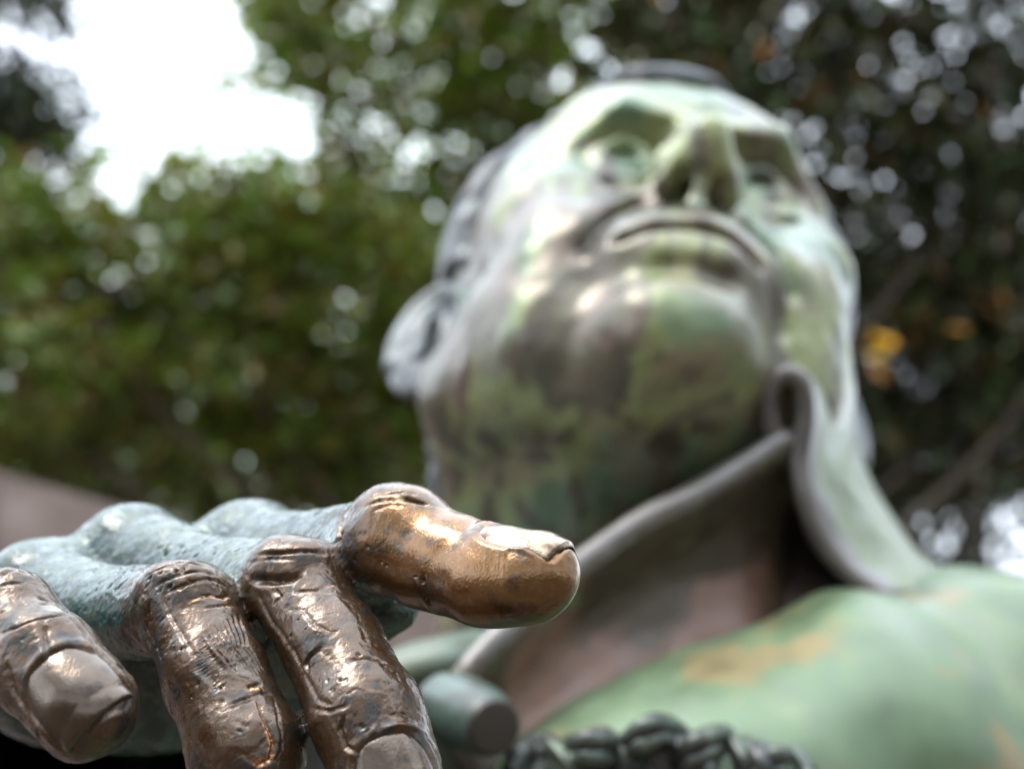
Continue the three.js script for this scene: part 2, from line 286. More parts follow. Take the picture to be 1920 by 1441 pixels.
stroke(z1, [[700, 640], [690, 760], [760, 900]], 0.7, 1.2); stroke(z1, [[1150, 640], [1215, 790], [1290, 1000]], 0.7, 0.8, 0.4, 0.4);
// middle finger
stroke(z1, [[1228, 406], [1330, 396], [1440, 392], [1532, 402]], 1.7, 1.0, 0.9); stroke(z1, [[1195, 522], [1290, 524], [1380, 516], [1425, 488]], 2.6, 2.0, 1.0); stroke(z1, [[1192, 440], [1290, 424], [1400, 428]], 0.8, 0.7, 0.4);
stroke(z1, [[1400, 578], [1500, 572], [1620, 545]], 0.9, 0.8, 0.6, 0.3); stroke(z1, [[1190, 540], [1240, 620], [1290, 720], [1350, 800], [1400, 880], [1450, 980], [1500, 1080], [1545, 1112], [1640, 1122]], 0.4, 1.0, 0.4);
stroke(z1, [[1530, 842], [1470, 880], [1445, 920], [1460, 955]], 1.1, 0.8, 0.6); stroke(z1, [[1480, 1132], [1560, 1144], [1650, 1120]], 1.1, 0.7, 0.7); stroke(z1, [[1658, 905], [1740, 892], [1820, 915]], 1.6, 1.0, 0.6); stroke(z1, [[1690, 868], [1705, 886]], 1.0, 0.8);
stroke(z1, [[1640, 1160], [1612, 1230], [1640, 1312], [1700, 1345]], 0.9, 0.7, 0.6); stroke(z1, [[1360, 660], [1440, 670], [1490, 740], [1560, 770]], 0.6, 0.7, 0.4); stroke(z1, [[1610, 600], [1700, 720], [1745, 830]], 0.2, 1.2, 0.3);
stroke(z1, [[1290, 560], [1330, 600], [1300, 640]], 0.8, 0.8, 0.3); stroke(z2, [[425, 1192], [490, 1190], [550, 1215]], 1.0, 0.8, 0.8); stroke(z2, [[395, 1265], [450, 1240], [520, 1245], [590, 1290]], -1.1, 1.4);
// little finger
stroke(z1, [[0, 772], [80, 748], [160, 718], [240, 706], [312, 692]], 1.7, 0.9, 1.0, 0.35); stroke(z1, [[0, 512], [60, 484], [125, 494]], 1.4, 0.9, 0.8); stroke(z1, [[0, 556], [50, 538], [105, 542]], 1.2, 0.8, 0.5);
stroke(z1, [[178, 608], [240, 626]], 1.5, 0.9); stroke(z1, [[188, 640], [225, 636]], 1.0, 0.7); stroke(z1, [[200, 730], [214, 830], [240, 930]], 0.9, 0.9, 0.6); stroke(z1, [[325, 690], [400, 785], [470, 875], [560, 985]], 0.9, 1.0, 0.5); stroke(z1, [[20, 900], [60, 1040], [130, 1150]], 0.9, 1.4, 0.4); stroke(z1, [[280, 905], [340, 890], [420, 885]], 0.7, 0.6, 0.3);
// index finger
stroke(z2, [[485, 186], [530, 194], [605, 216]], 1.9, 1.2, 0.6); stroke(z2, [[310, 216], [380, 194], [450, 196]], 1.0, 0.8, 0.5); stroke(z2, [[400, 165], [470, 158], [540, 168]], 0.9, 0.7, 0.5); stroke(z2, [[350, 240], [420, 215], [500, 225]], 0.6, 0.6, 0.4);
stroke(z2, [[232, 214], [202, 300], [192, 370], [150, 402]], 1.5, 1.2, 0.8); stroke(z2, [[780, 266], [850, 290], [905, 302]], 0.7, 0.6, 0.3); stroke(z2, [[720, 248], [800, 262], [870, 276]], 0.6, 0.5, 0.2); stroke(z2, [[585, 540], [600, 660], [640, 720], [705, 762]], 0.9, 0.7, 0.5); stroke(z2, [[575, 560], [584, 580]], 1.3, 0.8);
for (const [x, y] of [[262, 472], [384, 480], [372, 562], [408, 494], [320, 410], [545, 550]]) stroke(z2, [[x - 7, y - 3], [x + 7, y + 3]], 0.6, 0.5);
// cracks across the backs of the near bones
for (let i = 0; i < 26; i++) { const X = 420 + rnd() * 480, Y = 470 + rnd() * 110, L = 12 + rnd() * 30; stroke(z1, [[X, Y], [X + L * 0.5, Y - L * 0.6], [X + L * 0.8, Y - L]], 0.8 + rnd(), 0.6, 0.3); }
for (let i = 0; i < 18; i++) { const X = 700 + rnd() * 420, Y = 350 + rnd() * 70, L = 10 + rnd() * 28; stroke(z1, [[X, Y], [X + L * 0.7, Y - L * 0.5]], 0.8 + rnd(), 0.6, 0.3); }
for (let i = 0; i < 40; i++) { const f = i % 2, t = rnd(), X = f ? lerp(700, 1150, t) + rnd() * 120 : lerp(1300, 1750, t) + rnd() * 120, Y = lerp(700, 1300, t), L = 8 + rnd() * 30; stroke(z1, [[X, Y], [X + L * (rnd() - 0.3), Y + L * rnd()]], 0.4 + rnd() * 0.8, 0.5, 0.3); }
// grid for a fast look-up of the marks near a point
const HASH = new Map(), HC = 0.006;
for (const s of strokes) { const lo = [0, 1, 2].map((k) => Math.floor((Math.min(s.a[k], s.b[k]) - 0.007) / HC)), hi = [0, 1, 2].map((k) => Math.floor((Math.max(s.a[k], s.b[k]) + 0.007) / HC)); for (let i = lo[0]; i <= hi[0]; i++) for (let j = lo[1]; j <= hi[1]; j++) for (let k = lo[2]; k <= hi[2]; k++) { const q = i + ',' + j + ',' + k; HASH.has(q) ? HASH.get(q).push(s) : HASH.set(q, [s]); } }
function marks(x, y, z) {
  const l = HASH.get(Math.floor(x / HC) + ',' + Math.floor(y / HC) + ',' + Math.floor(z / HC)); if (!l) return [0, 0];
  let cut = 0, rise = 0, cu = 0;
  for (const s of l) {
    const bx = s.b[0] - s.a[0], by = s.b[1] - s.a[1], bz = s.b[2] - s.a[2], px = x - s.a[0], py = y - s.a[1], pz = z - s.a[2], t = clamp((px * bx + py * by + pz * bz) / (bx * bx + by * by + bz * bz + 1e-12));
    const d = Math.hypot(px - bx * t, py - by * t, pz - bz * t) + 0.00018 * noise(x * 900, y * 900, z * 900), f = s.t0 + (s.t1 - s.t0) * t, end = sstep(-0.02, 0.2, f) * sstep(1.02, 0.8, f) * 0.75 + 0.25;
    const g = Math.exp(-(d / s.w) * (d / s.w) * 1.6) * end;
    if (s.depth > 0) cut = Math.max(cut, s.depth * g); else rise = Math.max(rise, -s.depth * g);
    const on = px * s.side.x + py * s.side.y + pz * s.side.z, lip = (on > 0 ? sstep(s.w * 0.3, s.w * 1.3, d) * sstep(0.0068, 0.001, d) : 0) * end;
    rise = Math.max(rise, s.lip * 0.75 * lip); if (s.copper && on > 0) { const e = (d - s.w * 1.4) / (s.w * 0.9); cu = Math.max(cu, s.copper * Math.exp(-e * e) * end); }
  }
  return [rise - cut, cu];
}
// nails: frame at the finger end, half width, length, how far the free edge reaches past the tip joint
function nailFrame(ch, dors, hw, back, front) {
  const n = ch.length, a = V(...ch[n - 1].p).sub(V(...ch[n - 2].p)).normalize(), c = V(...ch[n - 1].p);
  const d = camToWorld(...dors); d.addScaledVector(a, -d.dot(a)).normalize();
  return { a, d, s: a.clone().cross(d), c, hw, back, front, r: ch[n - 1].r };
}
const nails = [
  nailFrame(chains.index, [0.05, 0.97, 0.2], 0.0104, 0.0185, 0.0118),
  nailFrame(chains.middle, [0.18, 0.45, 0.87], 0.0128, 0.012, 0.0165),
  nailFrame(chains.little, [0.12, 0.42, 0.9], 0.0132, 0.0115, 0.0145),
];
nails[1].c.copy(V(...J(735, 1480, 0.470, 100).p));
function nailField(x, y, z) {                          // 1 on a nail bed, and the height of the fold round it
  for (const n of nails) {
    const rx = x - n.c.x, ry = y - n.c.y, rz = z - n.c.z, h = rx * n.d.x + ry * n.d.y + rz * n.d.z;
    if (h < 0.003) continue;
    const l = rx * n.a.x + ry * n.a.y + rz * n.a.z, s = rx * n.s.x + ry * n.s.y + rz * n.s.z;
    if (l < -n.back - 0.006 || l > n.front + 0.006 || Math.abs(s) > n.hw + 0.006) continue;
    const mid = (n.front - n.back) / 2, half = (n.front + n.back) / 2, u = (l - mid) / half, v = s / n.hw;
    const q = Math.pow(Math.pow(Math.abs(v), u < 0 ? 2.6 : 5) + Math.pow(Math.abs(u), u < 0 ? 2.6 : 6), 1 / 3) - 1, d = q * n.hw;   // about metres outside the nail's outline
    return [sstep(0.0004, -0.0006, d), Math.exp(-Math.pow((d - 0.0014) / 0.0012, 2)) * sstep(0.75, 0.3, u), d];
  }
  return [0, 0, 1];
}
function handHeight(x, y, z) {
  const bed = nailField(x, y, z), calm = 1 - bed[0];
  const lump = 0.0008 * fbm(x * 42, y * 42, z * 42, 2);
  const wx = x + 0.006 * noise(x * 90 + 5, y * 90, z * 90), wy = y + 0.006 * noise(x * 90, y * 90 + 8, z * 90), n = fbm(wx * 60 + 3, wy * 60, z * 60 + 7, 3) * 3.2, fl = Math.floor(n), fr = n - fl;
  const plates = 0.00016 * (fl + sstep(0.0, 0.16, fr));
  const polish = polishAt(x, y, z);
  const crust = 1 - rubbedAt(x, y, z), rough = (0.00008 + 0.00016 * crust) * fbm(x * 330, y * 330, z * 330, 3) + 0.0003 * crust * Math.max(0, fbm(x * 140, y * 140 + 3, z * 140, 3));
  const pits = -0.00018 * sstep(0.38, 0.5, noise(x * 420, y * 420 + 7, z * 420)) - 0.0001 * sstep(0.4, 0.5, noise(x * 900 + 3, y * 900, z * 900));
  return calm * (pits * (1 - 0.8 * polish) + lump * (1 - 0.75 * polish) + (plates + rough) * (1 - polish) + marks(x, y, z)[0]) - 0.0006 * bed[0] + 0.0007 * bed[1];
}
// rubbed by hands: the index finger past its knuckle
const ix = chains.index;
function along(p, a, b) { const bx = b[0] - a[0], by = b[1] - a[1], bz = b[2] - a[2]; return ((p[0] - a[0]) * bx + (p[1] - a[1]) * by + (p[2] - a[2]) * bz) / (bx * bx + by * by + bz * bz); }
function polishAt(x, y, z) {
  if (FF.index(x, y, z) > 0.012 || FF.middle(x, y, z) < 0.001) return 0;
  const t = along([x, y, z], ix[2].p, ix[5].p) + 0.07 * noise(x * 120, y * 120, z * 120);
  return sstep(-0.1, 0.22, t);
}
const HLO = [-0.30, 1.62, -1.15], HHI = [0.06, 1.98, -0.38];
let hm = polygonize(handField, (() => { const all = [...Object.values(chains).flat(), ...palm.flat()]; const lo = [0, 1, 2].map((k) => Math.min(...all.map((j) => j.p[k] - j.r)) - 0.005); HHI.splice(0, 3, ...[0, 1, 2].map((k) => Math.max(...all.map((j) => j.p[k] + j.r)) + 0.005)); return lo; })(), HHI, 0.0026);
stage('hand net ' + hm.idx.length / 3);
const toPx = (x, y, z) => { const dx = x - EYE.x, dy = y - EYE.y, dz = z - EYE.z, f = dy * SP - dz * CP, u = dy * CP + dz * SP; return [960 + FPX * dx / f, 720.5 - FPX * u / f, f]; };
const near = (lim) => (p, a, b, c) => { const [X, Y, D] = toPx(p[a * 3], p[a * 3 + 1], p[a * 3 + 2]); if (X < -150 || X > 1200 || Y < 850 || Y > 1560 || D > lim) return false; const g = gradient(handField, p[a * 3], p[a * 3 + 1], p[a * 3 + 2], 1e-4); return g[0] * (p[a * 3] - EYE.x) + g[1] * (p[a * 3 + 1] - EYE.y) + g[2] * (p[a * 3 + 2] - EYE.z) < 0.12; };
hm = subdivide(hm, near(0.72)); hm = subdivide(hm, near(0.66));
stage('hand split ' + hm.idx.length / 3);
for (let i = 0; i < hm.pos.length; i += 3) {
  let [x, y, z] = [hm.pos[i], hm.pos[i + 1], hm.pos[i + 2]];
  const g = gradient(handField, x, y, z, 2e-4), d = handField(x, y, z); x -= g[0] * d; y -= g[1] * d; z -= g[2] * d;
  const h = handHeight(x, y, z);
  hm.pos[i] = x + g[0] * h; hm.pos[i + 1] = y + g[1] * h; hm.pos[i + 2] = z + g[2] * h;
}
stage('hand shaped');
function rubbedAt(x, y, z) {                           // 0 on the green bones near the wrist, 1 where hands have rubbed the fingers brown
  const p = [x, y, z]; let best = 1e9, past = -1;
  for (const n of ['index', 'middle', 'ring', 'little']) { const d = FF[n](x, y, z), c = chains[n]; if (d < best) { best = d; const a = along(p, c[1].p, c[2].p), b = along(p, c[2].p, c[3].p); past = a < 0.75 && b < 0.4 ? a - 1 : Math.max(b, a - 1); } }
  return best > 0.006 ? 0 : sstep(-0.4, -0.02, past + 0.45 * fbm(x * 55 + 2, y * 55, z * 55, 3) + 0.3 * fbm(x * 160, y * 160 + 4, z * 160, 3));
}
function handLook(x, y, z) {
  const p = [x, y, z], n1 = fbm(x * 55 + 2, y * 55, z * 55, 4), n2 = fbm(x * 160, y * 160 + 4, z * 160, 3), n3 = fbm(x * 420 + 9, y * 420, z * 420, 2);
  const [hgt, cu] = marks(x, y, z), pol = polishAt(x, y, z);
  // how far past its middle knuckle on each finger: the near bones carry green patina, the rest is rubbed brown
  let best = 1e9, past = -1;
  for (const n of ['index', 'middle', 'ring', 'little']) { const d = FF[n](x, y, z), c = chains[n]; if (d < best) { best = d; past = Math.max(along(p, c[2].p, c[3].p), along(p, c[1].p, c[2].p) - 1); if (along(p, c[1].p, c[2].p) < 0.75 && along(p, c[2].p, c[3].p) < 0.4) past = along(p, c[1].p, c[2].p) - 1; } }
  const brown = best > 0.006 ? 0 : sstep(-0.4, -0.02, past + 0.45 * n1 + 0.3 * n2 + 0.12 * n3);
  let c = mixc(PALE_TEAL, TEAL, sstep(-0.25, 0.3, n1 * 0.9 + 0.9 * n2)), r = 0.35 + 0.2 * n2, m = 0.15;
  c = mixc(c, [0.11, 0.145, 0.1], 0.6 * sstep(0.1, 0.5, n2 - n1 * 0.4));
  const b = mixc(BROWN, DARKBRONZE, sstep(0.0, 0.6, n1 * 0.8 + n2 * 0.7)); const b2 = mixc(b, [0.085, 0.075, 0.06], 0.4 * sstep(0.05, 0.5, -n1 + n3 * 0.4));
  c = mixc(c, b2, brown); r = lerp(r, 0.34 + 0.22 * n2 + 0.08 * n3, brown); m = lerp(m, 0.55, brown);
  const cut = sstep(-0.0002, -0.0009, hgt + 0.0002 * n3); r = lerp(r, 0.55, cut);
  if (pol > 0) { const g = mixc(GOLD, BROWN, sstep(-0.1, 0.5, n1 + n2 * 0.5 + n3 * 0.3)); c = mixc(c, mixc(g, [0.26, 0.18, 0.09], 0.4 * sstep(0.1, 0.5, n3)), pol); r = lerp(r, 0.21 + 0.05 * n2, pol); m = lerp(m, 0.8, pol);  }
  if (cu > 0.05) { const k = sstep(0.15, 0.6, cu + 0.3 * n2); c = mixc(c, COPPER, k); r = lerp(r, 0.22, k); m = lerp(m, 1, k); }
  return [...c, r, m];
}
const hand = part('hand', hm, handLook, bronze, statue, 0.05);
hand.userData.label = 'reaching right hand with a golden rubbed index finger';
stage('hand');
for (const n of nails) {                               // nail plates laid on their beds
  const nu = 44, nv = 44, pos = [], idx = [];
  for (let layer = 0; layer < 2; layer++) for (let j = 0; j <= nv; j++) for (let i = 0; i <= nu; i++) {
    const v = (i / nu * 2 - 1), u = (j / nv * 2 - 1), mid = (n.front - n.back) / 2, half = (n.front + n.back) / 2;
    const sh = u < 0 ? Math.pow(Math.max(0, 1 - Math.pow(-u, 2.6)), 1 / 2.6) : 1 - 0.06 * u * u, vv = v * Math.max(sh, 0.02);
    const l = mid + u * half - (u > 0 ? u : 0) * 0.0024 * v * v, s = vv * n.hw;
    // down along the dorsal direction on to the finger; past the finger's end the plate runs on level
    const lc = clamp(l, -1, n.r * 0.55), ox = n.c.x + n.a.x * lc + n.s.x * s, oy = n.c.y + n.a.y * lc + n.s.y * s, oz = n.c.z + n.a.z * lc + n.s.z * s;
    let h = n.r * 1.5; for (let q = 0; q < 40; q++) h = clamp(h - handField(ox + n.d.x * h, oy + n.d.y * h, oz + n.d.z * h) * 0.8, n.r * 0.3, n.r * 1.6);
    const ed = Math.max(Math.abs(v), Math.abs(u)), lift = (layer ? -0.0022 : 0.0003 - 0.0007 * Math.pow(ed, 8)) - (l > lc ? (l - lc) * 0.3 + (l - lc) * (l - lc) * 22 : 0) + 0.00015 * noise(l * 160, s * 160, 2);
    pos.push(n.c.x + n.a.x * l + n.s.x * s + n.d.x * (h + lift), n.c.y + n.a.y * l + n.s.y * s + n.d.y * (h + lift), n.c.z + n.a.z * l + n.s.z * s + n.d.z * (h + lift));
  }
  const W = nu + 1, N = W * (nv + 1);
  for (let j = 0; j < nv; j++) for (let i = 0; i < nu; i++) { const a = j * W + i, b = a + 1, c = a + W, d = c + 1; idx.push(a, b, d, a, d, c, N + a, N + d, N + b, N + a, N + c, N + d); }
  const edge = (a, b) => idx.push(a, N + a, b, b, N + a, N + b);
  for (let i = 0; i < nu; i++) { edge(i, i + 1); edge(nv * W + i + 1, nv * W + i); } for (let j = 0; j < nv; j++) { edge((j + 1) * W, j * W); edge(j * W + nu, (j + 1) * W + nu); }
  const gold = n === nails[0];
  const o = part('fingernail', { pos: Float32Array.from(pos), idx: Uint32Array.from(idx) }, (x, y, z) => { const k = fbm(x * 150, y * 150, z * 150, 3); return gold ? [...mixc([0.4, 0.3, 0.2], BROWN, sstep(0, 0.7, k)), 0.24, 1] : [...mixc([0.10, 0.067, 0.043], DARKBRONZE, sstep(0.1, 0.8, k)), 0.17 + 0.05 * k, 0.8]; }, bronze, hand, 0.05);
  void o;
}
stage('nails');

// ---- sleeve: a wide cuff that the wrist comes out of
{
  const a = J(215, 1350, 0.735, 318), b = J(430, 1560, 1.02, 400), back = J(560, 1640, 1.2, 400);
  const f = (x, y, z) => { const o = smin(cone(x, y, z, a.p, b.p, a.r, b.r), cone(x, y, z, b.p, back.p, b.r, back.r), 0.03), t = along([x, y, z], a.p, b.p); return smax(smax(o, -(o + 0.011), 0.006), -(t - 0.02) * 0.35, 0.008) + 0.004 * fbm(x * 14, y * 14, z * 14, 2); };
  const all = [a, b, back], m = polygonize(f, [0, 1, 2].map((k) => Math.min(...all.map((j) => j.p[k] - j.r)) - 0.02), [0, 1, 2].map((k) => Math.max(...all.map((j) => j.p[k] + j.r)) + 0.02), 0.006, 2);
  part('sleeve', m, (x, y, z) => { const n = fbm(x * 22, y * 22, z * 22, 3); return [...mixc([0.06, 0.052, 0.043], [0.045, 0.06, 0.052], sstep(-0.1, 0.4, n)), 0.5, 0.25]; }, weathered);
}
// ---- head: in its own centimetres (x to the viewer's right, y up, z out of the face), then turned, scaled and set
const HS = 0.0192, HROT = [[0.9793, 0.1079, 0.171], [-0.2006, 0.6254, 0.754], [-0.0255, -0.7728, 0.6341]], HT = [0.102, 0.021, -1.1713];
function headToWorld(x, y, z) {
  x *= HS; y *= HS; z *= HS;
  const a = HROT[0][0] * x + HROT[0][1] * y + HROT[0][2] * z + HT[0], b = HROT[1][0] * x + HROT[1][1] * y + HROT[1][2] * z + HT[1], c = HROT[2][0] * x + HROT[2][1] * y + HROT[2][2] * z + HT[2];
  return [EYE.x + a, EYE.y + b * CP - c * SP, EYE.z + b * SP + c * CP];
}
const cap = (x, y, z, a, b, r, r2 = r) => cone(x, y, z, a, b, r, r2);
function poly(x, y, z, pts, r) { let d = 1e9; for (let i = 0; i < pts.length - 1; i++) d = Math.min(d, cone(x, y, z, pts[i], pts[i + 1], r, r)); return d; }
const SKULL = (x, y, z) => ell(x, y, z, 0, 4.6, -0.7, 8.5, 8.0, 9.5);
const flat = (x, y, pts) => { let d = 1e9; for (let i = 0; i < pts.length - 1; i++) d = Math.min(d, cone(x, y, 0, [pts[i][0], pts[i][1], 0], [pts[i + 1][0], pts[i + 1][1], 0], 0, 0)); return d; };
const FOLD = [[1.75, -1.6], [2.3, -2.7], [3.1, -4.1], [3.7, -5.3]], MOUTH = [[-2.6, -5.75], [-1.8, -5.5], [-0.9, -5.35], [0.2, -5.3], [1.2, -5.35], [2.2, -5.55]], JOWL = [[2.4, -5.7], [3.1, -6.3], [3.6, -7.0]];
function headField(x, y, z) {
  const ax = Math.abs(x), ex = Math.abs(x - 0.25);
  let d = SKULL(x, y, z);
  d = smin(d, cap(x, y, z, [0, 0.5, 1.8], [0, -5.5, 3.6], 7.1, 5.4), 2);
  d = smin(d, cap(ax, y, z, [4.6, -4.8, 3.4], [5.9, -4.4, 0.2], 3.0, 2.5), 2);
  d = smin(d, ell(ax, y, z, 4.9, -0.3, 5.4, 2.4, 1.8, 2.4), 2.0);
  d = smin(d, ell(x, y, z, 0, -4.7, 6.9, 3.7, 3.0, 3.1), 1.4);
  d = smin(d, ell(x, y, z, 0, -8.5, 7.4, 2.9, 1.9, 2.4), 1.3);
  d = smin(d, cap(ax, y, z, [0, -8.7, 6.6], [6.0, -5.3, 0.4], 1.9, 2.1), 1.6);
  d = smin(d, ell(ax, y, z, 4.2, -3.4, 6.3, 1.9, 2.4, 2.0), 2.0);                    // cheeks
  d = smin(d, ell(ax, y, z, 4.4, -6.8, 4.6, 1.5, 1.9, 2.2), 2.0);                    // jowls
  d = smin(d, cap(x, y, z, [0, -7.0, 3.2], [0, -6.0, -3], 3.6, 5.0), 1.5);           // under the chin
  d = smin(d, cap(x, y, z, [0, -3, -2.2], [3.0, -12, -18], 6.9, 8.0), 1.6);            // neck
  d = smin(d, cap(x, y, z, [-6.4, -4.5, -1.5], [-1.5, -14.5, -11], 1.4, 1.5), 1.2); d = smin(d, cap(x, y, z, [6.4, -4.5, -1.5], [4.2, -14.5, -11], 1.4, 1.5), 1.2);
  if (z < 3.5) return d;
  d = smin(d, cap(ex, y, z, [5.0, 3.0, 6.9], [3.0, 4.3, 8.5], 0.7, 0.85), 0.6); d = smin(d, cap(ex, y, z, [3.0, 4.3, 8.5], [1.0, 3.6, 8.8], 0.85, 0.7), 0.6);       // brows
  d = smin(d, ell(x, y, z, 0, 6.5, 6.4, 5.0, 3.4, 2.4), 1.5);
  d = smax(d, -ell(ex, y, z, 2.9, 2.1, 9.3, 2.35, 1.6, 2.6), 0.3);                 // sockets
  d = smax(d, -ell(ex, y, z, 1.5, 2.4, 9.0, 0.8, 1.0, 1.1), 0.5);
  d = smin(d, ell(ex, y, z, 2.9, 1.8, 6.95, 1.45, 1.3, 1.3), 0.1);                 // eyeballs
  d = smin(d, poly(ex, y, z, [[1.4, 1.8, 7.7], [2.0, 2.8, 8.0], [2.9, 3.05, 8.1], [3.9, 2.55, 7.7], [4.7, 1.6, 7.0]], 0.24), 0.2);   // upper lids
  d = smin(d, poly(ex, y, z, [[1.4, 1.5, 7.7], [2.3, 0.8, 7.9], [3.2, 0.7, 7.9], [4.4, 1.2, 7.1]], 0.22), 0.25);    // lower lids
  d = smin(d, ell(ex, y, z, 3.0, 0.0, 7.6, 1.5, 0.5, 0.7), 0.5);
  d = smax(d, -poly(ex, y, z, [[1.7, 0.2, 8.3], [2.8, -0.6, 8.4], [4.3, -0.1, 7.8]], 0.14), 0.3);
  d = smax(d, -ell(ex, y, z, 2.85, 2.25, 8.2, 0.72, 0.62, 0.75), 0.1);                  // drilled pupils
  d = smin(d, cap(x, y, z, [0.05, 3.6, 8.4], [0, -0.4, 10.9], 0.55, 0.8), 0.9);          // nose: ridge, tip, wings, underside
  d = smin(d, cap(x, y, z, [0, -0.9, 11.3], [0, -1.5, 10.6], 0.75, 0.75), 0.4);
  d = smin(d, cap(ax, y, z, [1.25, -1.85, 9.6], [0.15, -1.1, 11.0], 0.6, 0.72), 0.35);
  d = smin(d, cap(ax, y, z, [1.0, -0.2, 9.5], [0.3, 2.2, 9.0], 0.7, 0.5), 0.8);
  d = smin(d, cap(x, y, z, [0, -1.8, 10.6], [0, -3.0, 9.6], 0.24, 0.4), 0.5);
  d = smax(d, -ell(ax, y, z, 0.7, -2.4, 10.1, 0.26, 0.5, 0.5), 0.2);
  d = smin(d, poly(ax, y, z, [[0, -4.75, 9.75], [1.3, -4.9, 9.4], [2.5, -5.3, 8.6]], 0.32), 1.0);    // lips
  d = smin(d, poly(ax, y, z, [[0, -6.1, 9.5], [1.2, -6.0, 9.2], [2.1, -5.9, 8.7]], 0.5), 0.9);
  d = smax(d, -poly(ax, y, z, [[0, -7.4, 10.0], [1.2, -7.2, 9.6]], 0.4), 0.5);
  if (z > 5.5) {
    const f = flat(ax, y, FOLD), m = flat(x, y, MOUTH), j = flat(x, y, JOWL);
    d += 0.4 * Math.exp(-f * f / 0.11) + 0.5 * Math.exp(-m * m / 0.022) + 0.16 * Math.exp(-j * j / 0.08);   // the folds and the line of the mouth
    const g = flat(ax, y, [[2.5, -1.9], [3.3, -3.0], [4.2, -4.6]]); d -= 0.2 * Math.exp(-g * g / 0.4);
  }
  return d;
}
const headRough = (x, y, z) => 0.12 * fbm(x * 0.45, y * 0.45, z * 0.45, 3);
function headMesh(f, lo, hi, cell) {
  const m = polygonize(f, lo, hi, cell, 1.5);
  m.own = Float32Array.from(m.pos);
  for (let i = 0; i < m.pos.length; i += 3) { const w = headToWorld(m.pos[i], m.pos[i + 1], m.pos[i + 2]); m.pos[i] = w[0]; m.pos[i + 1] = w[1]; m.pos[i + 2] = w[2]; }
  return m;
}
const hd = headMesh((x, y, z) => headField(x, y, z) + headRough(x, y, z), [-10.5, -25, -24], [11.5, 14, 13], 0.2);
stage('head net ' + hd.idx.length / 3);
function headLook(v) {
  const x = hd.own[v * 3], y = hd.own[v * 3 + 1], z = hd.own[v * 3 + 2], ax = Math.abs(x);
  const n1 = fbm(x * 0.22 + 4, y * 0.22, z * 0.22, 3), n2 = fbm(x * 0.8, y * 0.4 + 3, z * 0.8, 4), run = fbm(x * 1.1 + 8, y * 0.13, z * 0.5, 3);   // run: streaks that water has left
  let c = mixc(PALE_GREEN, MINT, sstep(-0.15, 0.45, n1)), r = 0.35 + 0.12 * n2, m = 0.25;
  c = mixc(c, [0.26, 0.2, 0.12], 0.6 * sstep(0.25, 0.6, n2 - 0.3 * n1));
  const bare = sstep(0.06, 0.34, run * 0.9 + 0.6 * n2 - 0.1);                                     // where the rain has washed the patina off
  c = mixc(c, [0.062, 0.06, 0.05], 0.75 * bare); r = lerp(r, 0.32, bare); m = lerp(m, 0.45, bare);
  const brownBronze = sstep(0.12, 0.28, fbm(x * 0.13 + 31, y * 0.1 + 4, z * 0.13 + 2, 3) + 0.35 * run + 0.2 * n2);      // broad patches where the brown bronze shows through
  c = mixc(c, [0.09, 0.07, 0.052], 0.85 * brownBronze); r = lerp(r, 0.34, brownBronze); m = lerp(m, 0.45, brownBronze);
  const rose = sstep(0.2, 0.55, fbm(x * 0.5 + 20, y * 0.5, z * 0.5, 3) + 0.2); c = mixc(c, [0.2, 0.14, 0.11], 0.5 * rose);
  return [...c, r, m];
}
const head = part('head', hd, (x, y, z, a, b, c, v) => headLook(v), weathered, statue, 0.1);
head.userData.label = 'green streaked head looking up with a firm mouth';
// hair combed back over the temples
const hairField = (x, y, z) => {
  const ax = Math.abs(x), lock = 0.07 * Math.sin((y + 0.3 * z) * 3.4 + 5 * noise(x * 0.15, y * 0.3, z * 0.15)) + 0.2 * fbm(x * 0.25, y * 0.9 + 0.3 * z, z * 0.15, 3);
  const shell = smin(smin(SKULL(x, y, z), ell(x, y, z, 0, 6.5, 6.4, 5.0, 3.4, 2.4), 1.5), cap(x, y, z, [0, 0.5, -2.5], [0, -6, -2.5], 7.6, 7.0), 2) - 0.65 + 0.15 * sstep(2, 6, z) - lock;
  const line = smin(Math.max(8.1 - y + 0.9 * Math.max(0, x - 0.6) + 0.6 * Math.max(0, -x - 2.2), -20), smax(z - 2.4 - 0.35 * (y - 2), 0.2 - y - (z < -1 ? (-1 - z) * 2.2 : 0), 0.8), 1.2);   // in front of this line is skin
  return smax(smax(shell, line, 0.6), -ell(ax, y, z, 9.2, -0.6, -0.3, 2.6, 3.5, 2.9), 0.5);
};
const hairM = headMesh(hairField, [-10.5, -9, -12.5], [10.5, 14.5, 10], 0.17);
part('hair', hairM, (x, y, z, a, b, c, v) => { const n = fbm(hairM.own[v * 3] * 0.5, hairM.own[v * 3 + 1] * 0.8, hairM.own[v * 3 + 2] * 0.5, 3); return [...mixc([0.04, 0.038, 0.04], [0.085, 0.095, 0.095], sstep(-0.1, 0.5, n)), 0.42, 0.5]; }, weathered, head, 0.1).userData.label = 'dark combed back hair';
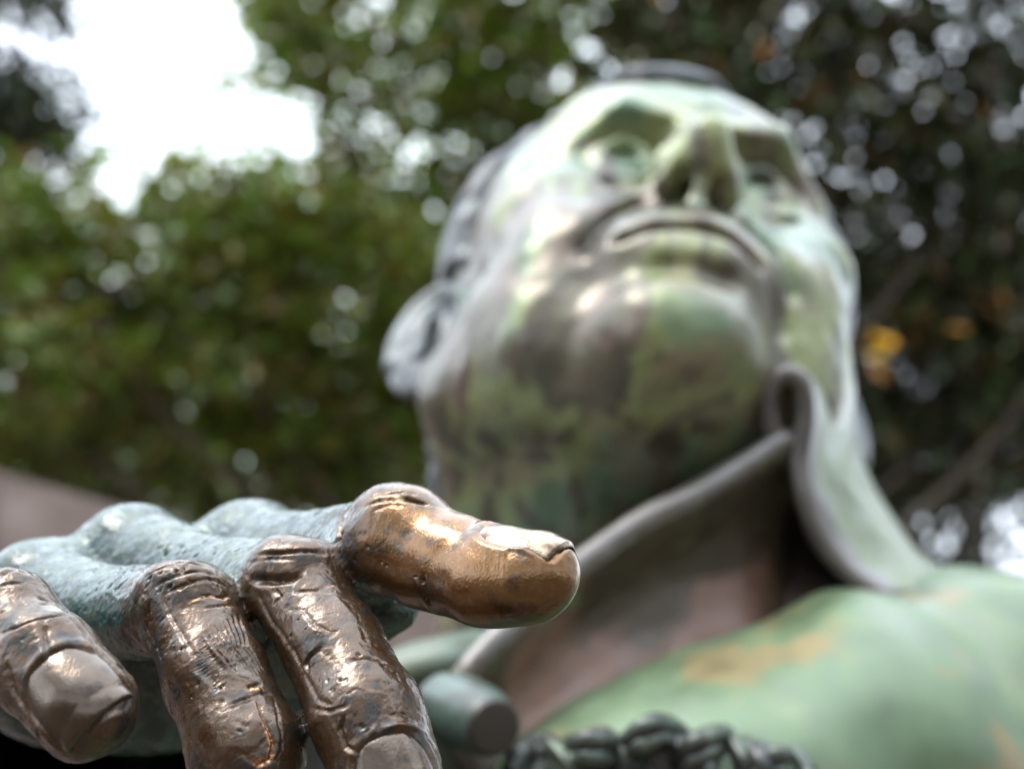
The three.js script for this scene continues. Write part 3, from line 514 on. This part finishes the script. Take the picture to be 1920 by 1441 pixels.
for (const s of [-1, 1]) {                             // ears
  const earF = (x, y, z) => {
    x *= s; const dx = x - 8.3, dz = z + 0.9, ex = 0.64 * dx + 0.77 * dz, ey = y + 0.7 - 0.15 * dz, ez = -0.77 * dx + 0.64 * dz;
    let d = ell(ex, ey, ez, 0, 0.4, -0.3, 0.7, 3.4, 2.1);
    d = smax(d, -ell(ex, ey, ez, 0.75, 0.5, 0.1, 0.95, 2.3, 1.4), 0.25);
    let t = 1e9; for (let i = 0; i < 9; i++) { const a0 = -0.9 + i * 0.42, a1 = a0 + 0.42, q = (a) => [0.35, 0.5 + 2.9 * Math.sin(a + 0.5), -0.3 - 1.75 * Math.cos(a + 0.5)]; t = Math.min(t, cone(ex, ey, ez, q(a0), q(a1), 0.42, 0.42)); }
    d = smin(d, t, 0.3);
    d = smin(d, cone(ex, ey, ez, [0.3, 1.6, -0.6], [0.35, -0.9, -0.7], 0.35, 0.4), 0.3);
    d = smin(d, ell(ex, ey, ez, 0.15, -2.6, 0.35, 0.65, 1.1, 0.8), 0.4);
    return smin(d, ell(ex, ey, ez, 0.3, -0.4, 1.15, 0.45, 0.6, 0.4), 0.3);
  };
  const em = headMesh(earF, s < 0 ? [-12.5, -6, -6] : [5.5, -6, -6], s < 0 ? [-5.5, 5, 4] : [12.5, 5, 4], 0.13);
  part('ear', em, (x, y, z, a, b, c, v) => { const n = fbm(em.own[v * 3] * 0.8, em.own[v * 3 + 1] * 0.5, em.own[v * 3 + 2] * 0.8, 3); return [...mixc([0.085, 0.1, 0.098], [0.045, 0.045, 0.043], sstep(-0.2, 0.3, n)), 0.4, 0.35]; }, weathered, head, 0.1);
}
stage('head');

// ---- cape, collar, fastening
const row = (...a) => a.map((q) => P(q[0], q[1], q[2] * 0.9));
const clothNoise = (a, f = 9) => (p) => a * fbm(p.x * f, p.y * f, p.z * f, 3);
function patina(main, second, third, f = 8, rough = 0.6, metal = 0.1) {
  return (x, y, z) => { const n = fbm(x * f, y * f, z * f, 4), k = 0.6 * fbm(x * f * 0.6 + 4, y * f * 2.5, z * f + 8, 3) + 0.6 * fbm(x * f * 3, y * f * 0.4, z * f * 3 + 8, 3), g = fbm(x * f * 5, y * f * 5, z * f * 5, 2); let c = mixc(main, second, sstep(-0.05, 0.4, n)); c = mixc(c, third, 0.7 * sstep(0.2, 0.55, k + 0.2 * g)); return [...c.map((q) => q * (1 + 0.3 * g)), rough + 0.15 * g, metal]; };
}
const lapelM = sheet([
  row([815, 1330, 0.925], [880, 1252, 0.94], [960, 1167, 0.96], [1050, 1087, 0.985], [1130, 1028, 1.0], [1250, 952, 1.02], [1380, 880, 1.045], [1474, 826, 1.06]),
  row([840, 1370, 0.945], [920, 1300, 0.965], [1010, 1225, 0.99], [1090, 1150, 1.015], [1180, 1090, 1.035], [1280, 1020, 1.055], [1390, 955, 1.075], [1466, 915, 1.09]),
  row([870, 1410, 0.955], [960, 1350, 0.97], [1060, 1280, 0.995], [1150, 1215, 1.02], [1240, 1160, 1.04], [1320, 1100, 1.06], [1395, 1050, 1.08], [1445, 1015, 1.10]),
  row([900, 1460, 0.95], [1000, 1410, 0.96], [1120, 1340, 0.985], [1230, 1280, 1.005], [1320, 1235, 1.03], [1390, 1190, 1.05], [1440, 1150, 1.08], [1475, 1120, 1.11]),
], 0.017, 90, 50, clothNoise(0.003, 14));
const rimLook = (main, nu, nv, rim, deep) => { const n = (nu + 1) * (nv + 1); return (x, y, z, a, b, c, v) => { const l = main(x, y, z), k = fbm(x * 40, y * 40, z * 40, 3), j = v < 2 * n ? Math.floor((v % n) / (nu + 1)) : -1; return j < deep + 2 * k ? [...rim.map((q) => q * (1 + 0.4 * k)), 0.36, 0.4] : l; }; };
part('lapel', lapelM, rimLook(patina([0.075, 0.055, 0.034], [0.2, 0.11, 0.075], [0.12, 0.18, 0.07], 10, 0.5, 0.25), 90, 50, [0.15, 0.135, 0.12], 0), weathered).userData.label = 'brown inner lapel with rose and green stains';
const foldM = sheet([
  row([1468, 856, 1.062], [1447, 805, 1.06], [1442, 755, 1.06], [1455, 718, 1.06], [1478, 705, 1.06], [1500, 724, 1.06], [1508, 772, 1.06], [1503, 830, 1.058], [1500, 880, 1.055], [1512, 940, 1.05], [1540, 1005, 1.045], [1585, 1065, 1.04], [1655, 1122, 1.03]),
  row([1465, 860, 1.11], [1446, 808, 1.11], [1442, 760, 1.11], [1460, 722, 1.11], [1490, 708, 1.11], [1522, 730, 1.11], [1540, 776, 1.11], [1545, 832, 1.11], [1553, 882, 1.11], [1572, 940, 1.105], [1606, 1003, 1.10], [1652, 1062, 1.095], [1726, 1117, 1.085]),
  row([1455, 862, 1.19], [1440, 812, 1.19], [1440, 768, 1.19], [1462, 735, 1.19], [1500, 722, 1.19], [1540, 745, 1.19], [1570, 792, 1.19], [1588, 842, 1.19], [1606, 890, 1.19], [1632, 942, 1.185], [1668, 1000, 1.18], [1716, 1056, 1.175], [1795, 1108, 1.165]),
  row([1440, 870, 1.30], [1430, 825, 1.30], [1435, 785, 1.30], [1460, 755, 1.30], [1500, 742, 1.30], [1540, 765, 1.30], [1572, 808, 1.30], [1592, 855, 1.30], [1612, 900, 1.30], [1640, 950, 1.30], [1676, 1004, 1.30], [1724, 1060, 1.30], [1800, 1112, 1.30]),
], 0.0135, 110, 40, clothNoise(0.002, 12));
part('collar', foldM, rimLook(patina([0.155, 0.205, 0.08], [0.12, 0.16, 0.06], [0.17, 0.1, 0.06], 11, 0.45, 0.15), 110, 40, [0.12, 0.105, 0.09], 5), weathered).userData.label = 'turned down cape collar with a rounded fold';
const innerM = sheet([
  row([1360, 900, 1.17], [1480, 860, 1.18], [1600, 900, 1.20]),
  row([1360, 1030, 1.14], [1490, 1000, 1.15], [1640, 1040, 1.17]),
  row([1360, 1200, 1.10], [1500, 1160, 1.08], [1680, 1170, 1.10]),
], 0.012, 40, 40, clothNoise(0.004, 12));
part('collar_lining', innerM, patina([0.07, 0.054, 0.04], [0.12, 0.08, 0.06], [0.2, 0.1, 0.055], 12, 0.55, 0.25), weathered);
const wx = (x, y, z) => V(x, y, z);
const capeM = sheet([
  row([930, 1440, 0.965], [990, 1392, 0.965], [1110, 1318, 0.975], [1260, 1245, 0.995], [1400, 1195, 1.01], [1530, 1150, 1.03], [1650, 1116, 1.06], [1790, 1098, 1.12], [1950, 1100, 1.2], [2250, 1180, 1.35]),
  row([940, 1448, 0.945], [1010, 1410, 0.935], [1140, 1345, 0.935], [1290, 1280, 0.945], [1430, 1232, 0.955], [1570, 1190, 0.97], [1700, 1155, 1.0], [1840, 1140, 1.05], [2000, 1150, 1.12], [2330, 1260, 1.28]),
  row([940, 1490, 0.925], [1020, 1470, 0.905], [1170, 1440, 0.89], [1330, 1400, 0.885], [1490, 1365, 0.89], [1640, 1340, 0.905], [1790, 1320, 0.93], [1950, 1320, 0.98], [2130, 1350, 1.05], [2450, 1480, 1.22]),
  row([920, 1640, 0.92], [1020, 1640, 0.895], [1180, 1630, 0.87], [1360, 1620, 0.86], [1540, 1610, 0.86], [1710, 1600, 0.875], [1880, 1600, 0.90], [2060, 1610, 0.95], [2250, 1650, 1.02], [2520, 1780, 1.2]),
  ...[[1.66, 0.03], [1.5, 0.02], [1.34, 0.01]].map(([h, o]) => [-0.02, 0.035, 0.09, 0.155, 0.22, 0.285, 0.35, 0.425, 0.5, 0.62].map((x, i) => wx(x, h, [-0.9, -0.875, -0.845, -0.83, -0.83, -0.845, -0.87, -0.92, -1.0, -1.22][i] - o * 0.3))),
  [wx(-0.03, 1.15, -0.93), wx(0.04, 1.15, -0.88), wx(0.1, 1.15, -0.85), wx(0.17, 1.15, -0.83), wx(0.24, 1.15, -0.84), wx(0.31, 1.15, -0.86), wx(0.38, 1.15, -0.89), wx(0.46, 1.15, -0.94), wx(0.54, 1.15, -1.02), wx(0.66, 1.15, -1.25)],
  [wx(-0.05, 0.004, -0.9), wx(0.04, 0.004, -0.82), wx(0.12, 0.004, -0.78), wx(0.2, 0.004, -0.76), wx(0.29, 0.004, -0.77), wx(0.38, 0.004, -0.8), wx(0.47, 0.004, -0.85), wx(0.56, 0.004, -0.92), wx(0.66, 0.004, -1.02), wx(0.8, 0.004, -1.3)],
], 0.014, 130, 170, (p) => 0.006 * fbm(p.x * 6, p.y * 6, p.z * 6, 3) + 0.005 * Math.sin(p.x * 38 + p.y * 30 + 3 * noise(p.x * 5, p.y * 5, p.z * 5)) * sstep(0.1, 0.2, p.x));
part('cape', capeM, patina([0.14, 0.205, 0.11], [0.185, 0.235, 0.125], [0.27, 0.18, 0.08], 7, 0.45, 0.15), weathered).userData.label = 'pale green front of the cape';
const farM = sheet([
  row([440, 1330, 1.02], [620, 1275, 1.02], [740, 1238, 1.02], [830, 1214, 1.02], [905, 1197, 1.04]),
  row([450, 1360, 0.985], [630, 1300, 0.985], [750, 1262, 0.985], [845, 1240, 0.985], [920, 1222, 1.01]),
  row([470, 1430, 0.985], [650, 1370, 0.99], [770, 1330, 1.0], [870, 1300, 1.01], [950, 1280, 1.04]),
  ...[1.72, 1.58, 1.45].map((h) => [wx(-0.21, h, -1.04), wx(-0.165, h, -1.02), wx(-0.115, h, -1.0), wx(-0.065, h, -0.985), wx(-0.01, h, -0.98)]),
  [wx(-0.24, 1.3, -1.08), wx(-0.19, 1.3, -1.05), wx(-0.13, 1.3, -1.02), wx(-0.07, 1.3, -1.0), wx(-0.01, 1.3, -0.99)],
  [wx(-0.3, 0.004, -1.12), wx(-0.22, 0.004, -1.05), wx(-0.15, 0.004, -1.0), wx(-0.08, 0.004, -0.96), wx(-0.01, 0.004, -0.94)],
], 0.014, 60, 90, clothNoise(0.004, 9));
part('cape_flap', farM, patina([0.14, 0.19, 0.145], [0.15, 0.17, 0.12], [0.08, 0.055, 0.04], 9, 0.55, 0.15), weathered);
// shoulders and body under the cape, as one mass
const bodyF = (x, y, z) => { let d = ell(x, y, z, 0.17, 1.35, -1.42, 0.36, 0.5, 0.26); d = smin(d, cone(x, y, z, [0.17, 1.1, -1.4], [0.17, 0.2, -1.35], 0.33, 0.4), 0.15); return d; };
const bm = polygonize((x, y, z) => smax(bodyF(x, y, z), -y, 0.02), [-0.35, -0.02, -1.85], [0.7, 1.95, -0.9], 0.014);
part('body', bm, patina([0.05, 0.045, 0.035], OLIVE, [0.08, 0.11, 0.075], 6, 0.55, 0.3), weathered);
// barrel toggle of the fastening
{
  const a = P(842, 1322, 0.82), b = P(922, 1360, 0.77), dir = b.clone().sub(a), L = dir.length(); dir.normalize();
  const prof = [[0, -0.020], [0.010, -0.018], [0.0155, -0.011], [0.0185, 0], [0.0198, L * 0.4], [0.0188, L * 0.75], [0.0165, L - 0.001], [0.0145, L + 0.004], [0.012, L + 0.0055], [0, L + 0.006]];
  const g = new THREE.LatheGeometry(new THREE.SplineCurve(prof.map((q) => new THREE.Vector2(q[0], q[1]))).getPoints(60).map((q) => new THREE.Vector2(Math.max(q.x, 0), q.y)), 48);
  g.applyQuaternion(new THREE.Quaternion().setFromUnitVectors(V(0, 1, 0), dir)); g.translate(a.x, a.y, a.z);
  const m = { pos: Float32Array.from(g.attributes.position.array), idx: Uint32Array.from(g.index.array) };
  part('toggle', m, (x, y, z) => { const t = (x - a.x) * dir.x + (y - a.y) * dir.y + (z - a.z) * dir.z, q = Math.hypot(x - a.x - dir.x * t, y - a.y - dir.y * t, z - a.z - dir.z * t), n = fbm(x * 40, y * 40, z * 40, 3); const end = t > L - 0.001 + 0.0015 * n && q < 0.0155; return end ? [0.06, 0.05, 0.04, 0.5, 0.4] : [...mixc([0.085, 0.125, 0.1], [0.05, 0.06, 0.045], sstep(-0.1, 0.4, n)), 0.45, 0.2]; }, weathered).userData.label = 'barrel shaped toggle with a dark end';
}
// braided frog: interlaced double cords
const braid = new THREE.Group(); braid.name = 'braided_fastening'; statue.add(braid); braid.userData.label = 'interlaced dark braid cords on the cape';
const cordPaths = [];
for (let k = 0; k < 2; k++) cordPaths.push(Array.from({ length: 26 }, (_, i) => { const t = i / 25, a = t * Math.PI * 5 + k * 3.1416; return [955 + 560 * t, 1464 + 52 * Math.sin(a) - 22 * Math.sin(t * 3.14), 0.79 - 0.012 * Math.cos(a * 2)]; }));
for (const [cx, cy, rx, ry, ph] of [[1110, 1464, 100, 62, 0], [1235, 1462, 90, 92, 1.2], [1350, 1470, 92, 80, 2.1], [1462, 1472, 52, 42, 0.6]]) cordPaths.push(Array.from({ length: 17 }, (_, i) => { const a = i / 16 * 2 * Math.PI + ph; return [cx + rx * Math.cos(a) + 14 * Math.sin(2 * a), cy + ry * Math.sin(a), 0.784 - 0.014 * Math.sin(3 * a + ph)]; }));
for (const pts of cordPaths) {
  const c = pts.map((q) => P(...q)), ms = [];
  for (const s of [-1, 1]) ms.push(tubeMesh(c.map((p) => p.clone().add(camToWorld(0, s * 0.0046, 0))), 0.0054, 150, 10));
  const n0 = ms[0].pos.length / 3, pos = new Float32Array(ms[0].pos.length * 2), idx = new Uint32Array(ms[0].idx.length * 2);
  pos.set(ms[0].pos); pos.set(ms[1].pos, ms[0].pos.length); idx.set(ms[0].idx); idx.set(ms[1].idx.map((q) => q + n0), ms[0].idx.length);
  part('cord', { pos, idx }, patina([0.06, 0.062, 0.054], [0.1, 0.125, 0.1], [0.16, 0.2, 0.13], 30, 0.42, 0.45), weathered, braid);
}
// the back of the braid: a padded strip against the cape
part('braid_backing', sheet([row([960, 1410, 0.885], [1100, 1402, 0.88], [1250, 1392, 0.878], [1400, 1402, 0.882], [1510, 1430, 0.89]), row([960, 1480, 0.88], [1100, 1480, 0.872], [1250, 1480, 0.87], [1400, 1480, 0.872], [1510, 1480, 0.88])], 0.008, 40, 14), patina([0.05, 0.048, 0.044], DARKBRONZE, OLIVE, 20, 0.55, 0.3), weathered, braid);
put(statue);
stage('statue');

// ---------------------------------------------------------------- ground, granite wall
function groundTexture() {
  const n = 256, d = new Uint8Array(n * n * 4);
  for (let y = 0; y < n; y++) for (let x = 0; x < n; x++) { const v = fbm(x / 20, y / 20, 3, 4) * 30 + fbm(x / 3, y / 3, 9, 2) * 26, o = (y * n + x) * 4; d[o] = 78 + v; d[o + 1] = 65 + v; d[o + 2] = 52 + v; d[o + 3] = 255; }
  const t = new THREE.DataTexture(d, n, n); t.colorSpace = THREE.SRGBColorSpace; t.magFilter = THREE.LinearFilter; t.wrapS = t.wrapT = THREE.MirroredRepeatWrapping; t.repeat.set(300, 300); t.needsUpdate = true; return t;
}
const ground = new THREE.Mesh(new THREE.CircleGeometry(300, 64).rotateX(-Math.PI / 2), new THREE.MeshStandardMaterial({ map: groundTexture(), roughness: 0.85 }));
ground.name = 'ground'; ground.userData.kind = 'structure'; tag(ground, 'brown gravel and stone ground around the statue', 'ground', null, 'structure'); put(ground);

function graniteTexture() {
  const n = 512, d = new Uint8Array(n * n * 4);
  for (let y = 0; y < n; y++) for (let x = 0; x < n; x++) { const a = fbm(x / 90, y / 90, 5, 3) * 14, g = noise(x / 2.2, y / 2.2, 1) * 40 + noise(x / 5, y / 5, 4) * 22, o = (y * n + x) * 4; d[o] = clamp(140 + a * 2 + g, 0, 255); d[o + 1] = clamp(121 + a * 2 + g, 0, 255); d[o + 2] = clamp(112 + a * 2 + g * 0.9, 0, 255); d[o + 3] = 255; }
  const t = new THREE.DataTexture(d, n, n); t.colorSpace = THREE.SRGBColorSpace; t.magFilter = THREE.LinearFilter; t.wrapS = t.wrapT = THREE.RepeatWrapping; t.needsUpdate = true; return t;
}
const granite = new THREE.MeshStandardMaterial({ map: graniteTexture(), roughness: 0.75 });
{
  const A = V(-1.097, 0, -2.975), B = V(-0.916, 0, -3.207), dir = B.clone().sub(A).normalize();
  const wall = new THREE.Group(); wall.name = 'granite_wall'; wall.position.copy(A.clone().addScaledVector(dir, -3)); wall.rotation.y = Math.atan2(-dir.z, dir.x);
  tag(wall, 'rose grey granite block wall standing behind the reaching hand', 'wall');
  const H = 2.7, hs = [0.9, 0.9, 0.9]; let y = 0;
  hs.forEach((h, c) => { let x = c % 2 ? 0 : -0.6; while (x < 5.2) { const w = Math.min(1.2, 5.2 - x); if (w < 0.1) break; const s = new THREE.Mesh(new THREE.BoxGeometry(w - 0.008, h - (c === 2 ? 0 : 0.008), 0.6, 1, 1, 1), granite); s.name = 'stone_block'; s.position.set(x + w / 2, y + h / 2, -0.3 + 0.004 * Math.sin(x * 7 + c)); wall.add(s); x += w; } y += h; });
  void H; put(wall);
}

// ---------------------------------------------------------------- trees
function leafGeometry() {
  const s = [[0, 0], [0.18, 0.2], [0.24, 0.45], [0.17, 0.75], [0, 1], [-0.17, 0.75], [-0.24, 0.45], [-0.18, 0.2]], pos = [0, 0.5, 0.05], idx = [];
  for (const [x, y] of s) pos.push(x, y, -0.35 * x * x - 0.12 * (y - 0.4) * (y - 0.4));
  for (let i = 0; i < 8; i++) idx.push(0, 1 + i, 1 + (i + 1) % 8);
  const g = new THREE.BufferGeometry(); g.setAttribute('position', new THREE.Float32BufferAttribute(pos, 3)); g.setIndex(idx); g.computeVertexNormals(); return g;
}
const LEAF = leafGeometry();
const leafMat = new THREE.MeshPhysicalMaterial({ name: 'leaf', color: 0xffffff, roughness: 0.42, metalness: 0 });
const clearLeafMat = new THREE.MeshPhysicalMaterial({ name: 'thin_leaf', color: 0xffffff, roughness: 0.5, metalness: 0, transmission: 0.5, thickness: 0 });
const bark = new THREE.MeshStandardMaterial({ name: 'bark', color: new THREE.Color().setRGB(0.06, 0.045, 0.032), roughness: 0.9 });
function limb(a, b, r0, r1, bend = 0.15) {
  const n = 9, pts = []; const m = a.clone().lerp(b, 0.5).add(V((rnd() - 0.5) * bend, (rnd() - 0.5) * bend * 0.5, (rnd() - 0.5) * bend));
  for (let i = 0; i < n; i++) pts.push(catmull([a, m, b], i / (n - 1)));
  const g = new THREE.TubeGeometry(new THREE.CatmullRomCurve3(pts), 16, 1, 8, false), p = g.attributes.position, q = V(0, 0, 0), cv = new THREE.CatmullRomCurve3(pts);
  for (let i = 0; i <= 16; i++) { const c = cv.getPointAt(i / 16), r = lerp(r0, r1, i / 16); for (let j = 0; j <= 8; j++) { const k = i * 9 + j; q.fromBufferAttribute(p, k).sub(c).normalize().multiplyScalar(r * (1 + 0.12 * noise(c.y * 9, j * 2.1, i))); p.setXYZ(k, c.x + q.x, c.y + q.y, c.z + q.z); } }
  g.computeVertexNormals(); return g;
}
// crown: list of [centre, radii, number of leaf clumps]; leaves gather in clumps on twigs
function tree(label, base, top, crown, opt) {
  const o = new THREE.Group(); o.name = numbered(opt.name || 'leafy_tree'); o.position.copy(base); tag(o, label, 'tree', opt.group);
  const gs = [limb(V(0, 0, 0), top.clone().sub(base), opt.trunk, opt.trunk * 0.55, 0.3)], mats = [], cols = [], M = new THREE.Matrix4(), Q = new THREE.Quaternion(), col = new THREE.Color();
  for (const [c, r, n] of crown) {
    const cl = c.clone().sub(base); gs.push(limb(top.clone().sub(base).multiplyScalar(0.55 + 0.4 * rnd()), cl, 0.024, 0.01, 0.4));
    for (let i = 0; i < n; i++) {
      let v; do v = V(rnd() * 2 - 1, rnd() * 2 - 1, rnd() * 2 - 1); while (v.lengthSq() > 1);
      const ctr = V(cl.x + v.x * r.x, cl.y + v.y * r.y, cl.z + v.z * r.z), sz = opt.clump * (0.6 + 0.8 * rnd()), tone = rnd(), dir = V(gauss(), gauss() * 0.5, gauss()).normalize();
      if (opt.gap && opt.gap(ctr.x + base.x, ctr.y + base.y, ctr.z + base.z)) continue;
      if (i % 7 === 0) gs.push(limb(cl.clone().lerp(ctr, 0.15), ctr, 0.012, 0.004, 0.15));
      for (let k = 0; k < opt.per; k++) {
        const p = ctr.clone().addScaledVector(dir, gauss() * sz).add(V(gauss() * sz * 0.5, gauss() * sz * 0.4, gauss() * sz * 0.5)), s = opt.leaf * (0.7 + 0.6 * rnd());
        Q.setFromEuler(new THREE.Euler(-Math.PI / 2 + gauss() * 0.75, rnd() * 6.283, gauss() * 0.75, 'YXZ'));
        mats.push(M.compose(p, Q, V(s, s, s)).clone());
        const a = rnd(), pal = opt.palette, base_ = pal[Math.min(pal.length - 1, Math.floor(Math.pow(a * 0.6 + tone * 0.4, opt.skew || 1) * pal.length))];
        cols.push(base_.map((q) => q * (0.75 + 0.5 * rnd())));
      }
    }
  }
  for (const [c, r, n, tint] of opt.accents || []) for (let k = 0; k < n; k++) {
    const p = c.clone().sub(base).add(V(gauss() * r, gauss() * r, gauss() * r)), s = opt.leaf * (0.8 + 0.5 * rnd());
    Q.setFromEuler(new THREE.Euler(-0.9 + gauss() * 0.4, gauss() * 0.7, gauss() * 0.6, 'YXZ')); mats.push(M.compose(p, Q, V(s, s, s)).clone()); cols.push(tint.map((q) => q * (0.8 + 0.4 * rnd())));
  }
  const t = new THREE.Mesh(mergeGeometries(gs), bark); t.name = 'trunk'; o.add(t);
  const cr = new THREE.InstancedMesh(LEAF, opt.thin ? clearLeafMat : leafMat, mats.length); cr.name = 'crown'; cr.userData.kind = 'stuff';
  mats.forEach((m, i) => { cr.setMatrixAt(i, m); cr.setColorAt(i, col.setRGB(...cols[i])); }); o.add(cr);
  put(o); return mats.length;
}
const GREENS = [[0.07, 0.13, 0.012], [0.12, 0.2, 0.015], [0.18, 0.27, 0.02], [0.19, 0.18, 0.02], [0.24, 0.32, 0.02], [0.23, 0.17, 0.03], [0.17, 0.31, 0.05]];
const DARKS = [[0.03, 0.05, 0.022], [0.045, 0.07, 0.03], [0.06, 0.085, 0.035], [0.08, 0.08, 0.04], [0.1, 0.075, 0.04]];
const AUTUMN = [...DARKS, [0.06, 0.09, 0.03], [0.08, 0.1, 0.03], [0.09, 0.1, 0.04], [0.3, 0.17, 0.03]];
const at = (px, py, d) => P(px, py, d);
const foot = (p) => V(p.x, 0, p.z);
let leaves = 0;
// the opening to the sky between the crowns at the left
const skyGap = (x, y, z) => { const [X, Y] = toPx(x, y, z); return Math.hypot((X - 300) / 185, (Y - 90) / 215) + 0.55 * noise(X / 110, Y / 110, 2) + 0.3 * noise(X / 45, Y / 45, 7) < 1 || (Math.hypot((X - 520) / 90, (Y - 260) / 70) < 1) || Math.hypot((X - 60) / 110, (Y - 95) / 45) < 1; };
leaves += tree('bushy olive green tree rising behind the granite wall', foot(at(760, 700, 5.4)), at(700, 800, 5.4), [
  [at(150, 560, 5.0), V(0.75, 0.5, 0.35), 84], [at(480, 520, 5.2), V(0.7, 0.5, 0.35), 88], [at(320, 760, 5.4), V(1.0, 0.45, 0.6), 150], [at(720, 640, 5.6), V(0.7, 0.6, 0.35), 92], [at(-60, 620, 5.3), V(0.6, 0.6, 0.5), 60], [at(650, 860, 5.6), V(0.8, 0.4, 0.5), 90], [at(140, 900, 5.6), V(0.9, 0.4, 0.5), 80], [at(330, 410, 5.2), V(0.9, 0.14, 0.4), 40]],
  { name: 'bushy_tree', trunk: 0.09, clump: 0.09, per: 24, leaf: 0.072, palette: GREENS, thin: true, gap: skyGap, accents: [[at(868, 950, 5.0), 0.035, 9, [0.5, 0.16, 0.03]], [at(640, 850, 5.1), 0.1, 10, [0.2, 0.1, 0.04]], [at(760, 860, 5.1), 0.1, 10, [0.2, 0.1, 0.04]], ...[[315, 213], [398, 192], [235, 268], [480, 330], [170, 290], [445, 250], [350, 300]].map(([x, y]) => [at(x, y, 5.2), 0.022, 7, [0.06, 0.1, 0.02]])] });
leaves += tree('tall green tree whose crown hangs over the statue\'s head', foot(at(1130, 300, 7.0)), at(1100, 380, 7.0), [
  [at(640, 90, 6.4), V(0.5, 0.55, 0.35), 46], [at(850, 60, 6.4), V(0.6, 0.5, 0.35), 42], [at(1080, 80, 6.5), V(0.8, 0.6, 0.35), 60], [at(780, 350, 6.7), V(0.8, 0.5, 0.4), 84], [at(1150, 330, 6.8), V(0.9, 0.8, 0.4), 84], [at(560, 440, 6.6), V(0.6, 0.3, 0.4), 50], [at(520, 30, 6.2), V(0.2, 0.4, 0.3), 16], [at(850, -190, 6.4), V(1.4, 0.4, 0.5), 60]],
  { name: 'tall_tree', trunk: 0.11, clump: 0.105, per: 27, leaf: 0.078, palette: GREENS, thin: true, gap: skyGap });
leaves += tree('dark tree with scattered yellow leaves beside the statue\'s collar', foot(at(1440, 400, 5.6)), at(1420, 120, 5.6), [
  [at(1560, 130, 5.4), V(0.7, 0.5, 0.35), 70], [at(1850, 200, 5.5), V(0.6, 0.6, 0.35), 64], [at(1740, 420, 5.5), V(0.6, 0.5, 0.35), 60], [at(1750, 700, 5.6), V(0.7, 0.5, 0.4), 84], [at(1900, 760, 5.6), V(0.5, 0.5, 0.4), 50], [at(1640, 860, 5.8), V(0.45, 0.4, 0.4), 52], [at(1330, 20, 5.8), V(0.7, 0.35, 0.4), 60], [at(2060, 500, 5.4), V(0.6, 1.2, 0.5), 90], [at(1750, -160, 5.4), V(1.2, 0.4, 0.5), 60], [at(1700, 1060, 6.0), V(0.5, 0.12, 0.3), 14]],
  { name: 'dark_tree', trunk: 0.06, clump: 0.1, per: 32, leaf: 0.074, palette: AUTUMN, accents: [[at(1664, 645, 4.9), 0.014, 9, [0.8, 0.42, 0.02]], [at(1655, 690, 4.9), 0.03, 3, [0.4, 0.17, 0.02]], [at(1870, 605, 5.0), 0.05, 4, [0.45, 0.2, 0.04]], [at(1740, 690, 5.0), 0.03, 4, [0.4, 0.17, 0.03]]].slice(0, 3) });
leaves += tree('dark leaved tree at the edge of the open sky above the wall', foot(at(-60, 300, 6.5)), at(-60, 320, 6.5), [
  [at(30, 0, 6.2), V(0.36, 0.22, 0.3), 40], [at(-120, 200, 6.3), V(0.4, 0.6, 0.5), 60], [at(40, 270, 6.4), V(0.3, 0.35, 0.35), 50]],
  { name: 'edge_tree', trunk: 0.09, clump: 0.11, per: 26, leaf: 0.07, palette: DARKS, gap: skyGap });
// a second, farther row closes the view below the crowns
[['far tree behind the bushy tree and the wall', 200, 680, 11, 1.6, 0.6], ['far tree filling the gap behind the statue\'s neck', 760, 640, 12, 1.9, 0.65], ['far tree behind the tall crown over the head', 1150, 420, 12.5, 2.0, 0.4], ['far tree behind the dark tree with yellow leaves', 1800, 560, 11.5, 1.9, 0.6]].forEach(([lab, x, y, d, r, k]) => {
  const c = at(x, y, d); leaves += tree(lab, foot(c), c, [[c, V(r, r * 0.8, r * 0.4), 150 * k], [at(x, y + 280, d), V(r * 1.1, r * 0.7, r * 0.4), 130 * k], [at(x - 120, y + 120, d), V(r * 0.7, r * 0.7, r * 0.4), 80 * k]], { name: 'far_tree', trunk: 0.14, clump: 0.2, per: 26, leaf: 0.125, palette: x < 1000 ? GREENS : DARKS, thin: x < 1000, gap: skyGap });
});
stage('leaves in view ' + leaves);
// trees round the square behind the photographer, which the polished bronze mirrors
for (let i = 0; i < 8; i++) {
  const a = (-35 + i * 25) * Math.PI / 180, d = 6.8 + (i % 3) * 0.6, x = Math.cos(a) * d, z = Math.sin(a) * d, h = 5.6 + (i % 2) * 0.9;
  leaves += tree('tree of the ring round the open square, out behind the viewer', V(x, 0, z), V(x, h * 0.8, z), [[V(x, h, z), V(2.0, 1.7, 1.7), 90], [V(x + 0.4, h * 0.65, z), V(2.0, 1.6, 1.6), 90], [V(x, h * 0.3, z), V(1.9, 1.5, 1.6), 70]], { name: 'square_tree', trunk: 0.14, clump: 0.3, per: 20, leaf: 0.17, palette: DARKS, group: 'trees round the square' });
}
stage('all leaves ' + leaves);
renderer.render(scene, camera);
